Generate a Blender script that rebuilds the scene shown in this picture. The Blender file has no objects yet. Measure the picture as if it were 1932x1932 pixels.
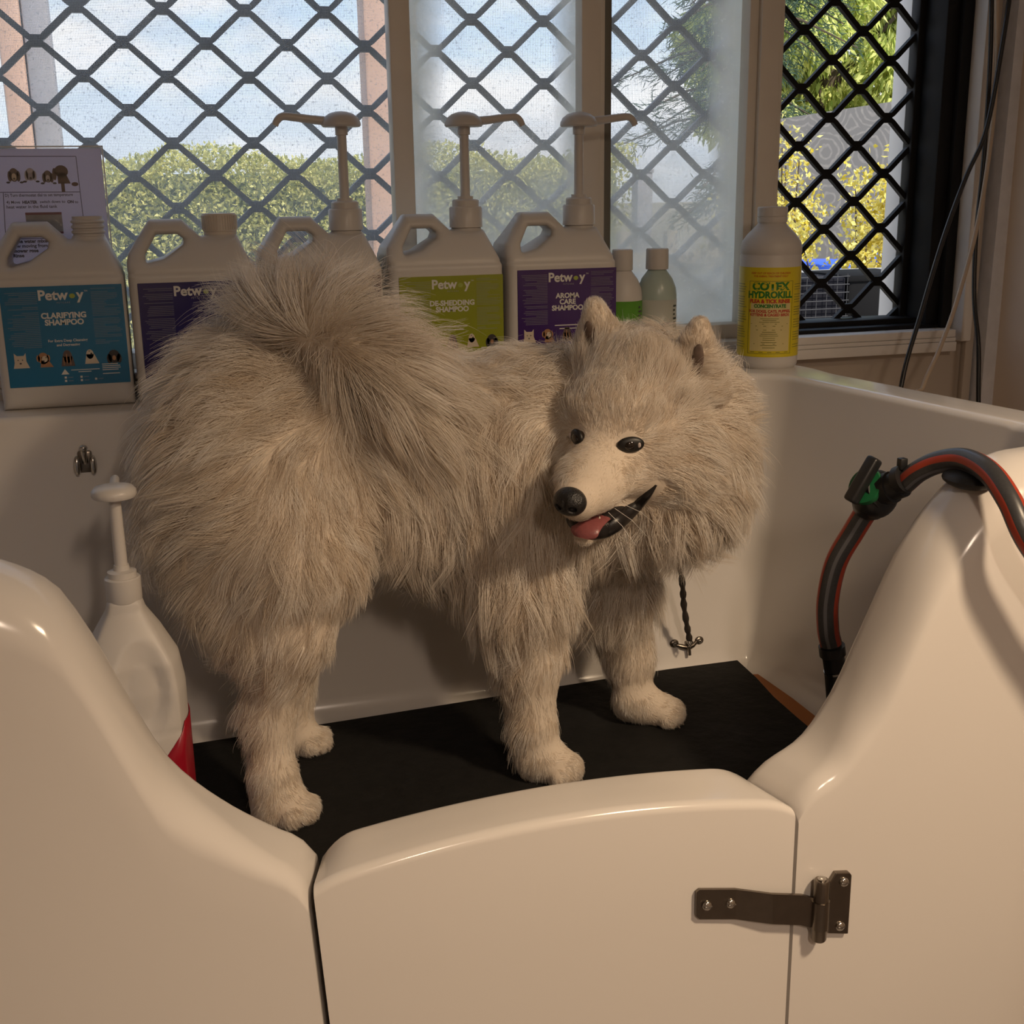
import bpy, bmesh, math, random
import numpy as np
from mathutils import Vector, Matrix, kdtree

# ---------------------------------------------------------------- camera, sky, lights, exposure
scene = bpy.context.scene
COL = scene.collection
random.seed(7); rng = np.random.default_rng(7)

CAM = np.array([0.0, 0.0, 1.5])
FPX, CX, CY = 2284.0, 966.0, 966.0
ROT = np.array([[0.96010823, -0.08523672, 0.26632101],      # rows: world X, Y, Z in camera axes (right, down, forward)
                [-0.27927614, -0.24448544, 0.92856432],
                [-0.01403616, -0.96589936, -0.25853707]])
cd = bpy.data.cameras.new('camera'); cam = bpy.data.objects.new('camera', cd); COL.objects.link(cam)
cam.matrix_world = Matrix((( *[float(v) for v in (ROT[0,0], -ROT[0,1], -ROT[0,2])], 0.0),
                           ( *[float(v) for v in (ROT[1,0], -ROT[1,1], -ROT[1,2])], 0.0),
                           ( *[float(v) for v in (ROT[2,0], -ROT[2,1], -ROT[2,2])], 1.5), (0, 0, 0, 1)))
cd.sensor_width = 36.0; cd.sensor_fit = 'HORIZONTAL'; cd.lens = FPX / 1932 * 36.0
cd.clip_start = 0.02; cd.clip_end = 400
scene.camera = cam
vs = scene.view_settings
vs.view_transform = 'Standard'; vs.look = 'None'; vs.gamma = 1.0; vs.use_curve_mapping = False
vs.exposure = 0.0

def at(px, py, y):
    """World point on the plane at depth y that was measured at this place of the photograph."""
    d = ROT @ np.array([(px - CX) / FPX, (py - CY) / FPX, 1.0])
    p = d * (y / d[1]) + CAM
    return p

def make_world():
    w = bpy.data.worlds.new('sky'); scene.world = w; w.use_nodes = True
    nt = w.node_tree; nt.nodes.clear(); N = nt.nodes.new; L = nt.links.new
    out = N('ShaderNodeOutputWorld'); bg = N('ShaderNodeBackground'); L(bg.outputs[0], out.inputs[0])
    tc = N('ShaderNodeTexCoord'); sep = N('ShaderNodeSeparateXYZ'); L(tc.outputs['Generated'], sep.inputs[0])
    ramp = N('ShaderNodeValToRGB'); L(sep.outputs['Z'], ramp.inputs[0])
    e = ramp.color_ramp.elements
    e[0].position = 0.0; e[0].color = (0.72, 0.78, 0.86, 1)
    e[1].position = 0.35; e[1].color = (0.27, 0.47, 0.80, 1)
    m = e.new(0.1); m.color = (0.60, 0.74, 0.92, 1)
    mp = N('ShaderNodeMapping'); mp.inputs['Scale'].default_value = (3.0, 3.0, 9.0); mp.inputs['Location'].default_value = (0.35, 0.1, 0.2)
    L(tc.outputs['Generated'], mp.inputs[0])
    no = N('ShaderNodeTexNoise'); no.inputs['Scale'].default_value = 1.3; no.inputs['Detail'].default_value = 6; no.inputs['Roughness'].default_value = 0.55
    L(mp.outputs[0], no.inputs[0])
    cr = N('ShaderNodeValToRGB'); cr.color_ramp.elements[0].position = 0.44; cr.color_ramp.elements[1].position = 0.62
    L(no.outputs[0], cr.inputs[0])
    mix = N('ShaderNodeMix'); mix.data_type = 'RGBA'; L(cr.outputs[0], mix.inputs[0]); L(ramp.outputs[0], mix.inputs[6])
    mix.inputs[7].default_value = (0.95, 0.95, 0.97, 1)
    L(mix.outputs[2], bg.inputs[0]); bg.inputs[1].default_value = 1.55
make_world()

def light(name, kind, loc, energy, color, target=None, size=(0.1, 0.1)):
    d = bpy.data.lights.new(name, kind); d.energy = energy; d.color = color
    if kind == 'AREA': d.shape = 'RECTANGLE'; d.size, d.size_y = size
    o = bpy.data.objects.new(name, d); COL.objects.link(o); o.location = loc
    if target is not None:
        o.rotation_euler = (Vector(target) - Vector(loc)).to_track_quat('-Z', 'Y').to_euler()
    return o
sun = light('sun', 'SUN', (8, -6, 9), 6.0, (1.0, 0.93, 0.80), target=(2.2, 0.6, 0))
sun.data.angle = 0.01
LAMPS = [((0.30, -1.10, 2.28), 22.0)]
SPOT = (1.22, 0.02, 2.26)
for lx, e in LAMPS:
    light('ceiling_lamp_light', 'AREA', (lx[0], lx[1], lx[2] - 0.035), e, (1.0, 0.78, 0.60), target=(lx[0], lx[1], 0), size=(0.09, 0.62))
sp = light('ceiling_spot_light', 'SPOT', SPOT, 138.0, (1.0, 0.75, 0.50), target=(0.62, 1.10, 0.62))
sp.data.spot_size = math.radians(72); sp.data.spot_blend = 1.0; sp.data.shadow_soft_size = 0.10

# ---------------------------------------------------------------- helpers
MATS = {}
def mat(name, color, rough=0.5, metal=0.0, noise=0.0, scale=30.0, bump=0.0, coat=0.0, spec=0.5, trans=0.0):
    if name in MATS: return MATS[name]
    m = bpy.data.materials.new(name); m.use_nodes = True; MATS[name] = m
    nt = m.node_tree; b = nt.nodes['Principled BSDF']; N = nt.nodes.new; L = nt.links.new
    b.inputs['Base Color'].default_value = (*color, 1); b.inputs['Roughness'].default_value = rough; b.inputs['Metallic'].default_value = metal
    b.inputs['Coat Weight'].default_value = coat; b.inputs['Coat Roughness'].default_value = 0.05
    b.inputs['Specular IOR Level'].default_value = spec; b.inputs['Transmission Weight'].default_value = trans
    if noise or bump:
        tc = N('ShaderNodeTexCoord'); no = N('ShaderNodeTexNoise'); no.inputs['Scale'].default_value = scale; no.inputs['Detail'].default_value = 5
        L(tc.outputs['Object'], no.inputs['Vector'])
        if noise:
            mx = N('ShaderNodeMix'); mx.data_type = 'RGBA'; L(no.outputs[0], mx.inputs[0])
            mx.inputs[6].default_value = (*[c * (1 - noise) for c in color], 1); mx.inputs[7].default_value = (*[min(1, c * (1 + noise)) for c in color], 1)
            L(mx.outputs[2], b.inputs['Base Color'])
        if bump:
            bp = N('ShaderNodeBump'); bp.inputs['Strength'].default_value = bump; bp.inputs['Distance'].default_value = 0.01
            L(no.outputs[0], bp.inputs['Height']); L(bp.outputs[0], b.inputs['Normal'])
    return m

def link(name, me, m=None, parent=None, smooth=True, angle=None):
    o = bpy.data.objects.new(name, me); COL.objects.link(o)
    if m is not None:
        for mm in (m if isinstance(m, (list, tuple)) else [m]): me.materials.append(mm)
    if parent is not None: o.parent = parent; o.matrix_parent_inverse = Matrix.Identity(4)
    if smooth and len(me.polygons):
        me.shade_smooth()
        if angle is not None: me.set_sharp_from_angle(angle=math.radians(angle))
    return o

def raw(name, v, f, m=None, parent=None, smooth=True, angle=None, mi=None):
    me = bpy.data.meshes.new(name); me.from_pydata([tuple(map(float, p)) for p in v], [], [tuple(map(int, q)) for q in f]); me.update()
    o = link(name, me, m, parent, smooth, angle)
    if mi is not None: me.polygons.foreach_set('material_index', np.asarray(mi, dtype=np.int32))
    return o

def empty(name, loc=(0, 0, 0), rz=0.0, label=None, cat=None, group=None):
    o = bpy.data.objects.new(name, None); COL.objects.link(o); o.location = loc; o.rotation_euler = (0, 0, rz); o.empty_display_size = 0.05
    return tag(o, label, cat, group)

def tag(o, label=None, cat=None, group=None, kind=None):
    if label: o['label'] = label
    if cat: o['category'] = cat
    if group: o['group'] = group
    if kind: o['kind'] = kind
    return o

class MB:
    """Collects shapes in one bmesh and links them as one mesh."""
    def __init__(s): s.bm = bmesh.new()
    def box(s, lo, hi, bevel=0.0, seg=2, M=None):
        lo = Vector(lo); hi = Vector(hi)
        r = bmesh.ops.create_cube(s.bm, size=1.0, matrix=Matrix.Translation((lo + hi) / 2) @ Matrix.Diagonal((*(hi - lo), 1)))
        vs_ = r['verts']
        if bevel:
            es = list({e for v in vs_ for e in v.link_edges})
            rr = bmesh.ops.bevel(s.bm, geom=es, offset=bevel, segments=seg, affect='EDGES', profile=0.5)
            vs_ = list({v for f in rr['faces'] for v in f.verts} | {v for v in vs_ if v.is_valid})
        if M is not None: bmesh.ops.transform(s.bm, matrix=M, verts=[v for v in vs_ if v.is_valid])
        return s
    def lathe(s, prof, center=(0, 0, 0), n=24, M=None, sx=1.0, sy=1.0, cap=True):
        rings = []
        for r, z in prof:
            rings.append([s.bm.verts.new((center[0] + sx * r * math.cos(2 * math.pi * k / n), center[1] + sy * r * math.sin(2 * math.pi * k / n), center[2] + z)) for k in range(n)])
        for a, b in zip(rings, rings[1:]):
            for k in range(n): s.bm.faces.new((a[k], a[(k + 1) % n], b[(k + 1) % n], b[k]))
        if cap: s.bm.faces.new(rings[0][::-1]); s.bm.faces.new(rings[-1])
        if M is not None: bmesh.ops.transform(s.bm, matrix=M, verts=[v for r in rings for v in r])
        return s
    def tube(s, pts, r, n=10, cap=True, mi=None, up=None):
        pts = [Vector(p) for p in pts]; rr = r if isinstance(r, (list, tuple, np.ndarray)) else [r] * len(pts)
        rings = []; ref = Vector(up) if up is not None else None
        for i, p in enumerate(pts):
            t = (pts[min(i + 1, len(pts) - 1)] - pts[max(i - 1, 0)]).normalized()
            if ref is None: ref = Vector((0, 0, 1)) if abs(t.z) < 0.9 else Vector((1, 0, 0))
            a = (ref - t * ref.dot(t)).normalized(); b = t.cross(a); ref = a
            rings.append([s.bm.verts.new(p + (a * math.cos(2 * math.pi * k / n) + b * math.sin(2 * math.pi * k / n)) * rr[i]) for k in range(n)])
        for a, b in zip(rings, rings[1:]):
            for k in range(n):
                f = s.bm.faces.new((a[k], a[(k + 1) % n], b[(k + 1) % n], b[k]))
                if mi is not None: f.material_index = mi(k)
        if cap: s.bm.faces.new(rings[0][::-1]); s.bm.faces.new(rings[-1])
        return s
    def ball(s, c, rad, n=12, M=None):
        r = bmesh.ops.create_uvsphere(s.bm, u_segments=n * 2, v_segments=n, radius=1.0)
        rad = rad if isinstance(rad, (list, tuple)) else (rad,) * 3
        mm = Matrix.Translation(c) @ (M.to_4x4() if M is not None else Matrix.Identity(4)) @ Matrix.Diagonal((*rad, 1))
        bmesh.ops.transform(s.bm, matrix=mm, verts=r['verts']); return s
    def prism(s, poly, y0, y1, M=None):
        """poly in (x, z), extruded along y."""
        a = [s.bm.verts.new((x, y0, z)) for x, z in poly]; b = [s.bm.verts.new((x, y1, z)) for x, z in poly]; n = len(poly)
        s.bm.faces.new(a); s.bm.faces.new(b[::-1])
        for k in range(n): s.bm.faces.new((a[(k + 1) % n], a[k], b[k], b[(k + 1) % n]))
        if M is not None: bmesh.ops.transform(s.bm, matrix=M, verts=a + b)
        return s
    def build(s, name, m, parent=None, smooth=True, angle=40):
        bmesh.ops.recalc_face_normals(s.bm, faces=s.bm.faces)
        me = bpy.data.meshes.new(name); s.bm.to_mesh(me); s.bm.free()
        return link(name, me, m, parent, smooth, angle)

def smooth_path(pts, n=8):
    """Catmull-Rom through the points."""
    p = [np.array(q, float) for q in pts]; p = [2 * p[0] - p[1]] + p + [2 * p[-1] - p[-2]]; out = []
    for i in range(1, len(p) - 2):
        for k in range(n):
            t = k / n; a, b, c, d = p[i - 1:i + 3]
            out.append(0.5 * (2 * b + (c - a) * t + (2 * a - 5 * b + 4 * c - d) * t * t + (3 * b - a - 3 * c + d) * t ** 3))
    out.append(p[-2]); return out

def surface_nets(f, lo, hi, h, proj=3):
    """Closed surface f = 0 as verts and quads; the vertices are pulled on to the surface."""
    lo = np.array(lo, float); hi = np.array(hi, float)
    n = np.ceil((hi - lo) / h).astype(int) + 1
    xs, ys, zs = [lo[i] + h * np.arange(n[i]) for i in range(3)]
    V = np.empty(n, dtype=np.float32)
    step = max(1, int(400000 / (n[1] * n[2])))
    for i in range(0, n[0], step):
        X, Y, Z = np.meshgrid(xs[i:i + step], ys, zs, indexing='ij')
        V[i:i + step] = f(np.stack([X, Y, Z], -1).reshape(-1, 3)).reshape(X.shape)
    S = V < 0
    cs = [(a, b, c) for a in (0, 1) for b in (0, 1) for c in (0, 1)]
    m = n - 1
    sub = lambda A, o: A[o[0]:o[0] + m[0], o[1]:o[1] + m[1], o[2]:o[2] + m[2]]
    cnt = sum(sub(S, o).astype(np.int8) for o in cs)
    act = (cnt > 0) & (cnt < 8); idx = np.argwhere(act); ids = -np.ones(m, dtype=np.int64); ids[act] = np.arange(len(idx))
    acc = np.zeros((len(idx), 3)); num = np.zeros(len(idx))
    for a in cs:
        for ax in range(3):
            if a[ax] == 0:
                b = list(a); b[ax] = 1
                va = V[tuple((idx + a).T)]; vb = V[tuple((idx + b).T)]
                cr = (va < 0) != (vb < 0); t = np.where(cr, va / np.where(cr, va - vb, 1), 0)
                p = np.tile(np.array(a, float), (len(idx), 1)); p[:, ax] = t
                acc[cr] += p[cr]; num[cr] += 1
    P = lo + (idx + acc / num[:, None]) * h
    quads = []
    for ax in range(3):
        u, v = (ax + 1) % 3, (ax + 2) % 3
        o = [0, 0, 0]; o[ax] = 1
        sl0 = [slice(None)] * 3; sl1 = [slice(None)] * 3; sl0[ax] = slice(0, -1); sl1[ax] = slice(1, None)
        A, B = S[tuple(sl0)], S[tuple(sl1)]
        e = np.argwhere(A != B); ok = (e[:, u] > 0) & (e[:, v] > 0) & (e[:, u] < n[u] - 1) & (e[:, v] < n[v] - 1); e = e[ok]
        s = A[tuple(e.T)]
        def cell(du, dv):
            c = e.copy(); c[:, u] += du; c[:, v] += dv; return ids[tuple(c.T)]
        q = np.stack([cell(-1, -1), cell(0, -1), cell(0, 0), cell(-1, 0)], 1)
        q[~s] = q[~s][:, ::-1]; quads.append(q)
    Q = np.concatenate(quads); Q = Q[(Q >= 0).all(1)]
    for _ in range(proj):
        g = grad(f, P); d = f(P); P = P - g * np.clip(d, -h, h)[:, None] * 0.8
    return P, Q

def grad(f, P, e=0.0012):
    g = np.stack([f(P + np.eye(3)[i] * e) - f(P - np.eye(3)[i] * e) for i in range(3)], 1)
    return g / np.maximum(np.linalg.norm(g, axis=1, keepdims=True), 1e-9)

def np_mesh(name, P, Q, m=None, parent=None, smooth=True, mi=None):
    me = bpy.data.meshes.new(name); me.vertices.add(len(P)); me.vertices.foreach_set('co', np.asarray(P, np.float32).ravel())
    k = Q.shape[1]; me.loops.add(Q.size); me.loops.foreach_set('vertex_index', Q.astype(np.int32).ravel())
    me.polygons.add(len(Q)); me.polygons.foreach_set('loop_start', np.arange(0, Q.size, k, dtype=np.int32)); me.polygons.foreach_set('loop_total', np.full(len(Q), k, np.int32))
    me.update(calc_edges=True); me.validate()
    o = link(name, me, m, parent, smooth)
    if mi is not None: me.polygons.foreach_set('material_index', np.asarray(mi, np.int32))
    return o

def poly_sdf(P2, poly):
    """Signed distance to a polygon in 2D, negative inside."""
    poly = np.array(poly, float); d = np.full(len(P2), 1e9); ins = np.zeros(len(P2), bool)
    for i in range(len(poly)):
        a, b = poly[i], poly[(i + 1) % len(poly)]; e = b - a; w = P2 - a
        t = np.clip((w @ e) / (e @ e), 0, 1); d = np.minimum(d, np.linalg.norm(w - t[:, None] * e, axis=1))
        c = ((a[1] <= P2[:, 1]) != (b[1] <= P2[:, 1])) & (P2[:, 0] < a[0] + (P2[:, 1] - a[1]) * e[0] / (e[1] if abs(e[1]) > 1e-12 else 1e-12))
        ins ^= c
    return np.where(ins, -d, d)
def smax(a, b, k): h = np.clip(0.5 - 0.5 * (b - a) / k, 0, 1); return b + (a - b) * h + k * h * (1 - h)
def smin(a, b, k): return -smax(-a, -b, k)

def text_mesh(name, s, size, M, m, parent, bold=0.0, sx=1.0, align='CENTER'):
    c = bpy.data.curves.new(name, 'FONT'); c.body = s; c.size = size; c.align_x = align; c.align_y = 'CENTER'; c.offset = bold; c.resolution_u = 3
    o = bpy.data.objects.new(name, c)
    COL.objects.link(o); dg = bpy.context.evaluated_depsgraph_get(); dg.update()
    me = bpy.data.meshes.new_from_object(o.evaluated_get(dg)); bpy.data.objects.remove(o)
    me.transform(M @ Matrix.Diagonal((sx, 1, 1, 1)))
    return link(name, me, m, parent, smooth=False)
# ---------------------------------------------------------------- materials
M_gel = mat('white_gelcoat', (0.74, 0.70, 0.66), rough=0.16, spec=0.5)
M_paint = mat('wall_paint', (0.52, 0.45, 0.38), rough=0.7, noise=0.06, scale=6, bump=0.05)
M_brown = mat('side_wall_paint', (0.72, 0.60, 0.48), rough=0.75, noise=0.08, scale=5, bump=0.05)
M_ceil = mat('ceiling_paint', (0.7, 0.67, 0.62), rough=0.9)
M_floor = mat('floor_vinyl', (0.25, 0.22, 0.2), rough=0.5, noise=0.1, scale=8)
M_alu = mat('cream_aluminium', (0.74, 0.69, 0.61), rough=0.45, noise=0.06, scale=14)
M_aludark = mat('grey_track', (0.16, 0.155, 0.13), rough=0.5)
M_black = mat('black_powdercoat', (0.010, 0.010, 0.011), rough=0.6, spec=0.2)
M_white = mat('white_trim', (0.80, 0.77, 0.74), rough=0.5, noise=0.05, scale=20)
M_greystrip = mat('grey_render', (0.70, 0.70, 0.74), rough=0.85, noise=0.15, scale=40, bump=0.25)
M_grille = mat('dusty_grille', (0.13, 0.155, 0.19), rough=0.7, noise=0.6, scale=220)
M_plastic = mat('white_hdpe', (0.56, 0.53, 0.50), rough=0.42, spec=0.4)
M_cap = mat('white_cap', (0.58, 0.55, 0.52), rough=0.35)
M_rubber_gap = mat('rubber_and_gap_shade', (0.010, 0.010, 0.010), rough=0.55, noise=0.3, scale=60)  # rubber of the hose saddle; its black also stands in for gate gap shade
M_steel = mat('dull_stainless', (0.23, 0.20, 0.17), rough=0.3, metal=1.0, noise=0.15, scale=60)
M_chrome = mat('chrome', (0.55, 0.53, 0.5), rough=0.18, metal=1.0)
M_blackplastic = mat('black_plastic', (0.014, 0.014, 0.015), rough=0.38)

def pane_mat(name, kind):
    """Dirty window glass: mostly clear, with a film of dirt; kind 'clear' / 'frost' (filmy towards its edges) / 'screen' (fly mesh)."""
    m = bpy.data.materials.new(name); m.use_nodes = True; nt = m.node_tree; nt.nodes.clear(); N = nt.nodes.new; L = nt.links.new
    out = N('ShaderNodeOutputMaterial'); mx = N('ShaderNodeMixShader'); L(mx.outputs[0], out.inputs[0])
    tr = N('ShaderNodeBsdfTransparent'); L(tr.outputs[0], mx.inputs[1])
    di = N('ShaderNodeBsdfDiffuse'); tl = N('ShaderNodeBsdfTranslucent'); m2 = N('ShaderNodeMixShader'); m2.inputs[0].default_value = 0.85
    L(di.outputs[0], m2.inputs[1]); L(tl.outputs[0], m2.inputs[2]); L(m2.outputs[0], mx.inputs[2])
    tc = N('ShaderNodeTexCoord')
    def math_(op, a, b=None, clamp=False):
        n = N('ShaderNodeMath'); n.operation = op; n.use_clamp = clamp
        for i, v in enumerate((a, b)):
            if v is None: continue
            if isinstance(v, (int, float)): n.inputs[i].default_value = v
            else: L(v, n.inputs[i])
        return n.outputs[0]
    if kind == 'screen':
        for s in (di, tl): s.inputs[0].default_value = (0.5, 0.53, 0.56, 1)
        sep = N('ShaderNodeSeparateXYZ'); L(tc.outputs['Object'], sep.inputs[0])
        a = math_('PINGPONG', sep.outputs['X'], 0.0012); b = math_('PINGPONG', sep.outputs['Z'], 0.0012)
        g = math_('LESS_THAN', math_('MINIMUM', a, b), 0.00016)
        no = N('ShaderNodeTexNoise'); no.inputs['Scale'].default_value = 240; no.inputs['Detail'].default_value = 5; L(tc.outputs['Object'], no.inputs[0])
        sp = math_('MULTIPLY', math_('SUBTRACT', no.outputs[0], 0.58, True), 4.0, True)
        L(math_('ADD', math_('MULTIPLY', g, 0.75), math_('MULTIPLY', sp, 0.50), True), mx.inputs[0])
        return m
    col = (0.92, 0.92, 0.87, 1) if kind.startswith('frost') else (0.72, 0.76, 0.80, 1)
    for s in (di, tl): s.inputs[0].default_value = col
    n1 = N('ShaderNodeTexNoise'); n1.inputs['Scale'].default_value = 9; n1.inputs['Detail'].default_value = 6; L(tc.outputs['Object'], n1.inputs[0])
    n2 = N('ShaderNodeTexNoise'); n2.inputs['Scale'].default_value = 160; n2.inputs['Detail'].default_value = 3; L(tc.outputs['Object'], n2.inputs[0])
    base = math_('ADD', math_('MULTIPLY', n1.outputs[0], 0.24), math_('MULTIPLY', math_('SUBTRACT', n2.outputs[0], 0.60, True), 1.0))
    if kind.startswith('frost'):
        sep = N('ShaderNodeSeparateXYZ'); L(tc.outputs['Generated'], sep.inputs[0])
        ex = math_('ABSOLUTE', math_('SUBTRACT', sep.outputs['X'], 0.5)) if kind == 'frost' else math_('SUBTRACT', sep.outputs['X'], 0.40); fx = math_('MULTIPLY', math_('SUBTRACT', ex, 0.27), 5.5, True)
        fz = math_('MULTIPLY', math_('SUBTRACT', 0.42, sep.outputs['Z']), 2.6, True)
        wob = math_('MULTIPLY', math_('SUBTRACT', n1.outputs[0], 0.5), 0.35)
        e = math_('ADD', math_('MAXIMUM', fx, fz), wob, True)
        base = math_('ADD', base, math_('MULTIPLY', e, 0.80), True)
    L(math_('MINIMUM', base, 0.93), mx.inputs[0])
    return m
M_pane = pane_mat('dirty_pane', 'clear'); M_frost = pane_mat('filmy_pane', 'frost'); M_frost2 = pane_mat('half_filmy_pane', 'frost_right'); M_screen = pane_mat('fly_screen', 'screen')

def S(o): return tag(o, kind='structure')

# ---------------------------------------------------------------- room shell
XL, XR, YF, YB, ZC = -1.7, 1.548, -2.3, 2.03, 2.45
S(MB().box((XL - .1, YF - .1, -.1), (XR + .1, YB + .16, 0)).build('floor', M_floor, smooth=False))
S(MB().box((XL - .1, YF - .1, ZC), (XR + .1, YB + .16, ZC + .1)).build('ceiling', M_ceil, smooth=False))
S(MB().box((XL - .1, YF, 0), (XL, YB, ZC)).build('wall_left', M_paint, smooth=False))
S(MB().box((XR, YF, 0), (XR + .1, YB + .13, ZC)).build('wall_right', M_brown, smooth=False))
S(MB().box((XL - .1, YF - .1, 0), (XR + .1, YF, ZC)).build('wall_front', M_paint, smooth=False))
ZS, ZT, WX0, WX1 = 1.222, 2.22, -1.3, 1.475
wb = MB(); wb.box((XL - .1, YB, 0), (XR, YB + .13, ZS)); wb.box((XL - .1, YB, ZT), (XR, YB + .13, ZC)); wb.box((XL - .1, YB, ZS), (WX0, YB + .13, ZT)); wb.box((WX1, YB, ZS), (XR, YB + .13, ZT))
S(wb.build('wall_back', M_paint, smooth=False))

# window frames: each window carries its stiles, pane, fly screen and the strands of its diamond grille
HP, VP, YG = 0.0641, 0.0510, 2.12
def strand(x0, x1, zlow, ph, par, hp):
    """One zigzag strip of the diamond grille: flat at its nodes, sloping between them."""
    pts = []; k0 = math.floor((x0 - ph) / hp) - 1; k = k0
    while ph + k * hp < x1 + hp:
        x = ph + k * hp; up = (k + par) % 2 == 0
        z = zlow + (VP - 0.0045 if up else 0.0045)
        s = -1 if up else 1
        pts += [(x - .0125, z + s * .0032), (x - .0085, z), (x + .0085, z), (x + .0125, z + s * .0032)]; k += 1
    # clip to the opening
    out = []
    for (a, b) in zip(pts, pts[1:]):
        if b[0] <= x0 or a[0] >= x1: continue
        def cut(p, q, x): t = (x - p[0]) / (q[0] - p[0]); return (x, p[1] + t * (q[1] - p[1]))
        a2 = cut(a, b, x0) if a[0] < x0 else a; b2 = cut(a, b, x1) if b[0] > x1 else b
        if not out: out.append(a2)
        out.append(b2)
    return out
def strip_mesh(pts, w, y0, y1):
    v, f = [], []
    for i, p in enumerate(pts):
        a = np.array(pts[max(i - 1, 0)]); b = np.array(pts[min(i + 1, len(pts) - 1)]); t = (b - a) / max(np.linalg.norm(b - a), 1e-9); n = np.array((-t[1], t[0]))
        for s, y in ((1, y0), (-1, y0), (-1, y1), (1, y1)): q = np.array(p) + n * s * w; v.append((q[0], y, q[1]))
    for i in range(len(pts) - 1):
        for k in range(4): f.append((4 * i + k, 4 * i + (k + 1) % 4, 4 * i + 4 + (k + 1) % 4, 4 * i + 4 + k))
    f.append((3, 2, 1, 0)); n = 4 * (len(pts) - 1); f.append((n, n + 1, n + 2, n + 3))
    return v, f
def window(n, x0, x1, ph, zph, hp, gm, pane=None, screen=False, gy=YG):
    w = S(empty('window_%d' % n, ((x0 + x1) / 2, YB, ZS))); org = np.array(w.location)
    def local(v): return [tuple(np.array(p) - org) for p in v]
    r0 = math.floor((ZS - zph) / VP)
    r = r0
    while zph + r * VP < ZT - 0.2:
        pts = strand(x0 - .01, x1 + .01, zph + r * VP, ph, r + 1, hp)
        pts = [(x, min(max(z, ZS), ZT)) for x, z in pts]
        v, f = strip_mesh(pts, 0.0046, gy, gy + 0.011)
        raw('grille_strand', local(v), f, gm, w, smooth=False); r += 1
    if pane: MB().box((x0 - org[0], YB + .055 - org[1], 0), (x1 - org[0], YB + .059 - org[1], ZT - ZS)).build('glass_pane', pane, w, smooth=False)
    if screen:
        MB().box((x0 - org[0], YB + .078 - org[1], 0), (x1 - org[0], YB + .0785 - org[1], ZT - ZS)).build('fly_screen', M_screen, w, smooth=False)
    return w, local
w1, l1 = window(1, WX0, 0.402, -0.1465, 1.5 + .2307, HP, M_grille, M_pane, True)
w2, l2 = window(2, 0.424, 0.752, 0.5499, 1.5 + .2763, HP, M_grille, M_frost, True)
w3, l3 = window(3, 0.772, 1.062, 0.9247, 1.5 + .2748, HP, M_grille, M_frost2, True)
w4, l4 = window(4, 1.10, 1.415, 1.1774, 1.5 + .2719, 0.0617, M_black)
def stile(name, w, x0, x1, y0, y1, m, z0=ZS, z1=ZT, bev=.003):
    o = np.array(w.location); return MB().box(np.array((x0, y0, z0)) - o, np.array((x1, y1, z1)) - o, bev).build(name, m, w)
stile('stile', w1, 0.393, 0.428, 2.045, 2.08, M_alu)
stile('stile', w2, 0.722, 0.757, 2.05, 2.085, M_alu); stile('track', w2, 0.757, 0.768, 2.06, 2.09, M_alu); stile('track', w2, 0.768, 0.784, 2.07, 2.11, M_aludark)
stile('stile', w3, 1.032, 1.050, 2.05, 2.085, M_alu); stile('stile', w3, 1.050, 1.088, 2.04, 2.10, M_alu); stile('stile', w3, 1.088, 1.100, 2.05, 2.11, M_alu)
# window 4: open, black security frame with white outer reveal
stile('black_frame', w4, 1.412, 1.430, 2.112, 2.14, M_black); stile('black_frame', w4, 1.425, 1.452, 2.045, 2.12, M_black); stile('black_frame', w4, 1.452, 1.4745, 2.033, 2.10, M_black)
stile('black_frame', w4, 1.098, 1.470, 2.075, 2.14, M_black, ZS, ZS + .022); stile('black_frame', w4, 1.098, 1.474, 2.04, 2.08, M_black, ZS, ZS + .012)
stile('outer_reveal', w4, 1.432, 1.47, 2.17, 2.22, M_white, ZS - .02)
for w, a, b in ((w1, WX0, .41), (w2, .41, .77), (w3, .77, 1.09)): stile('bottom_rail', w, a, b, 2.045, 2.10, M_alu, ZS, ZS + .03)
# sill of three stepped boards, architrave and corner strip
t1 = S(empty('trim_1', (0.0, 2.0, 1.2)))
for (y0, z0, z1) in ((1.998, 1.2125, 1.2265), (1.996, 1.2045, 1.2120), (1.993, 1.186, 1.2040)):
    MB().box((-1.3, y0 - 2.0, z0 - 1.2), (1.462, 2.04 - 2.0, z1 - 1.2), .0015).build('sill_board', M_white, t1)
S(MB().box((1.4745, 1.998, 1.203), (1.497, 2.05, ZT), .003).build('trim_2', M_white))
S(MB().box((1.498, 2.014, 0.4), (1.516, 2.03, ZT), .002).build('trim_3', M_paint))
strip = [(1.520, 0.5), (1.548, 0.5), (1.548, ZT), (1.531, ZT), (1.529, 1.8), (1.524, 1.5), (1.521, 1.3)]
S(MB().prism(strip, 1.985, 2.03).build('trim_4', M_greystrip, smooth=False))

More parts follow.
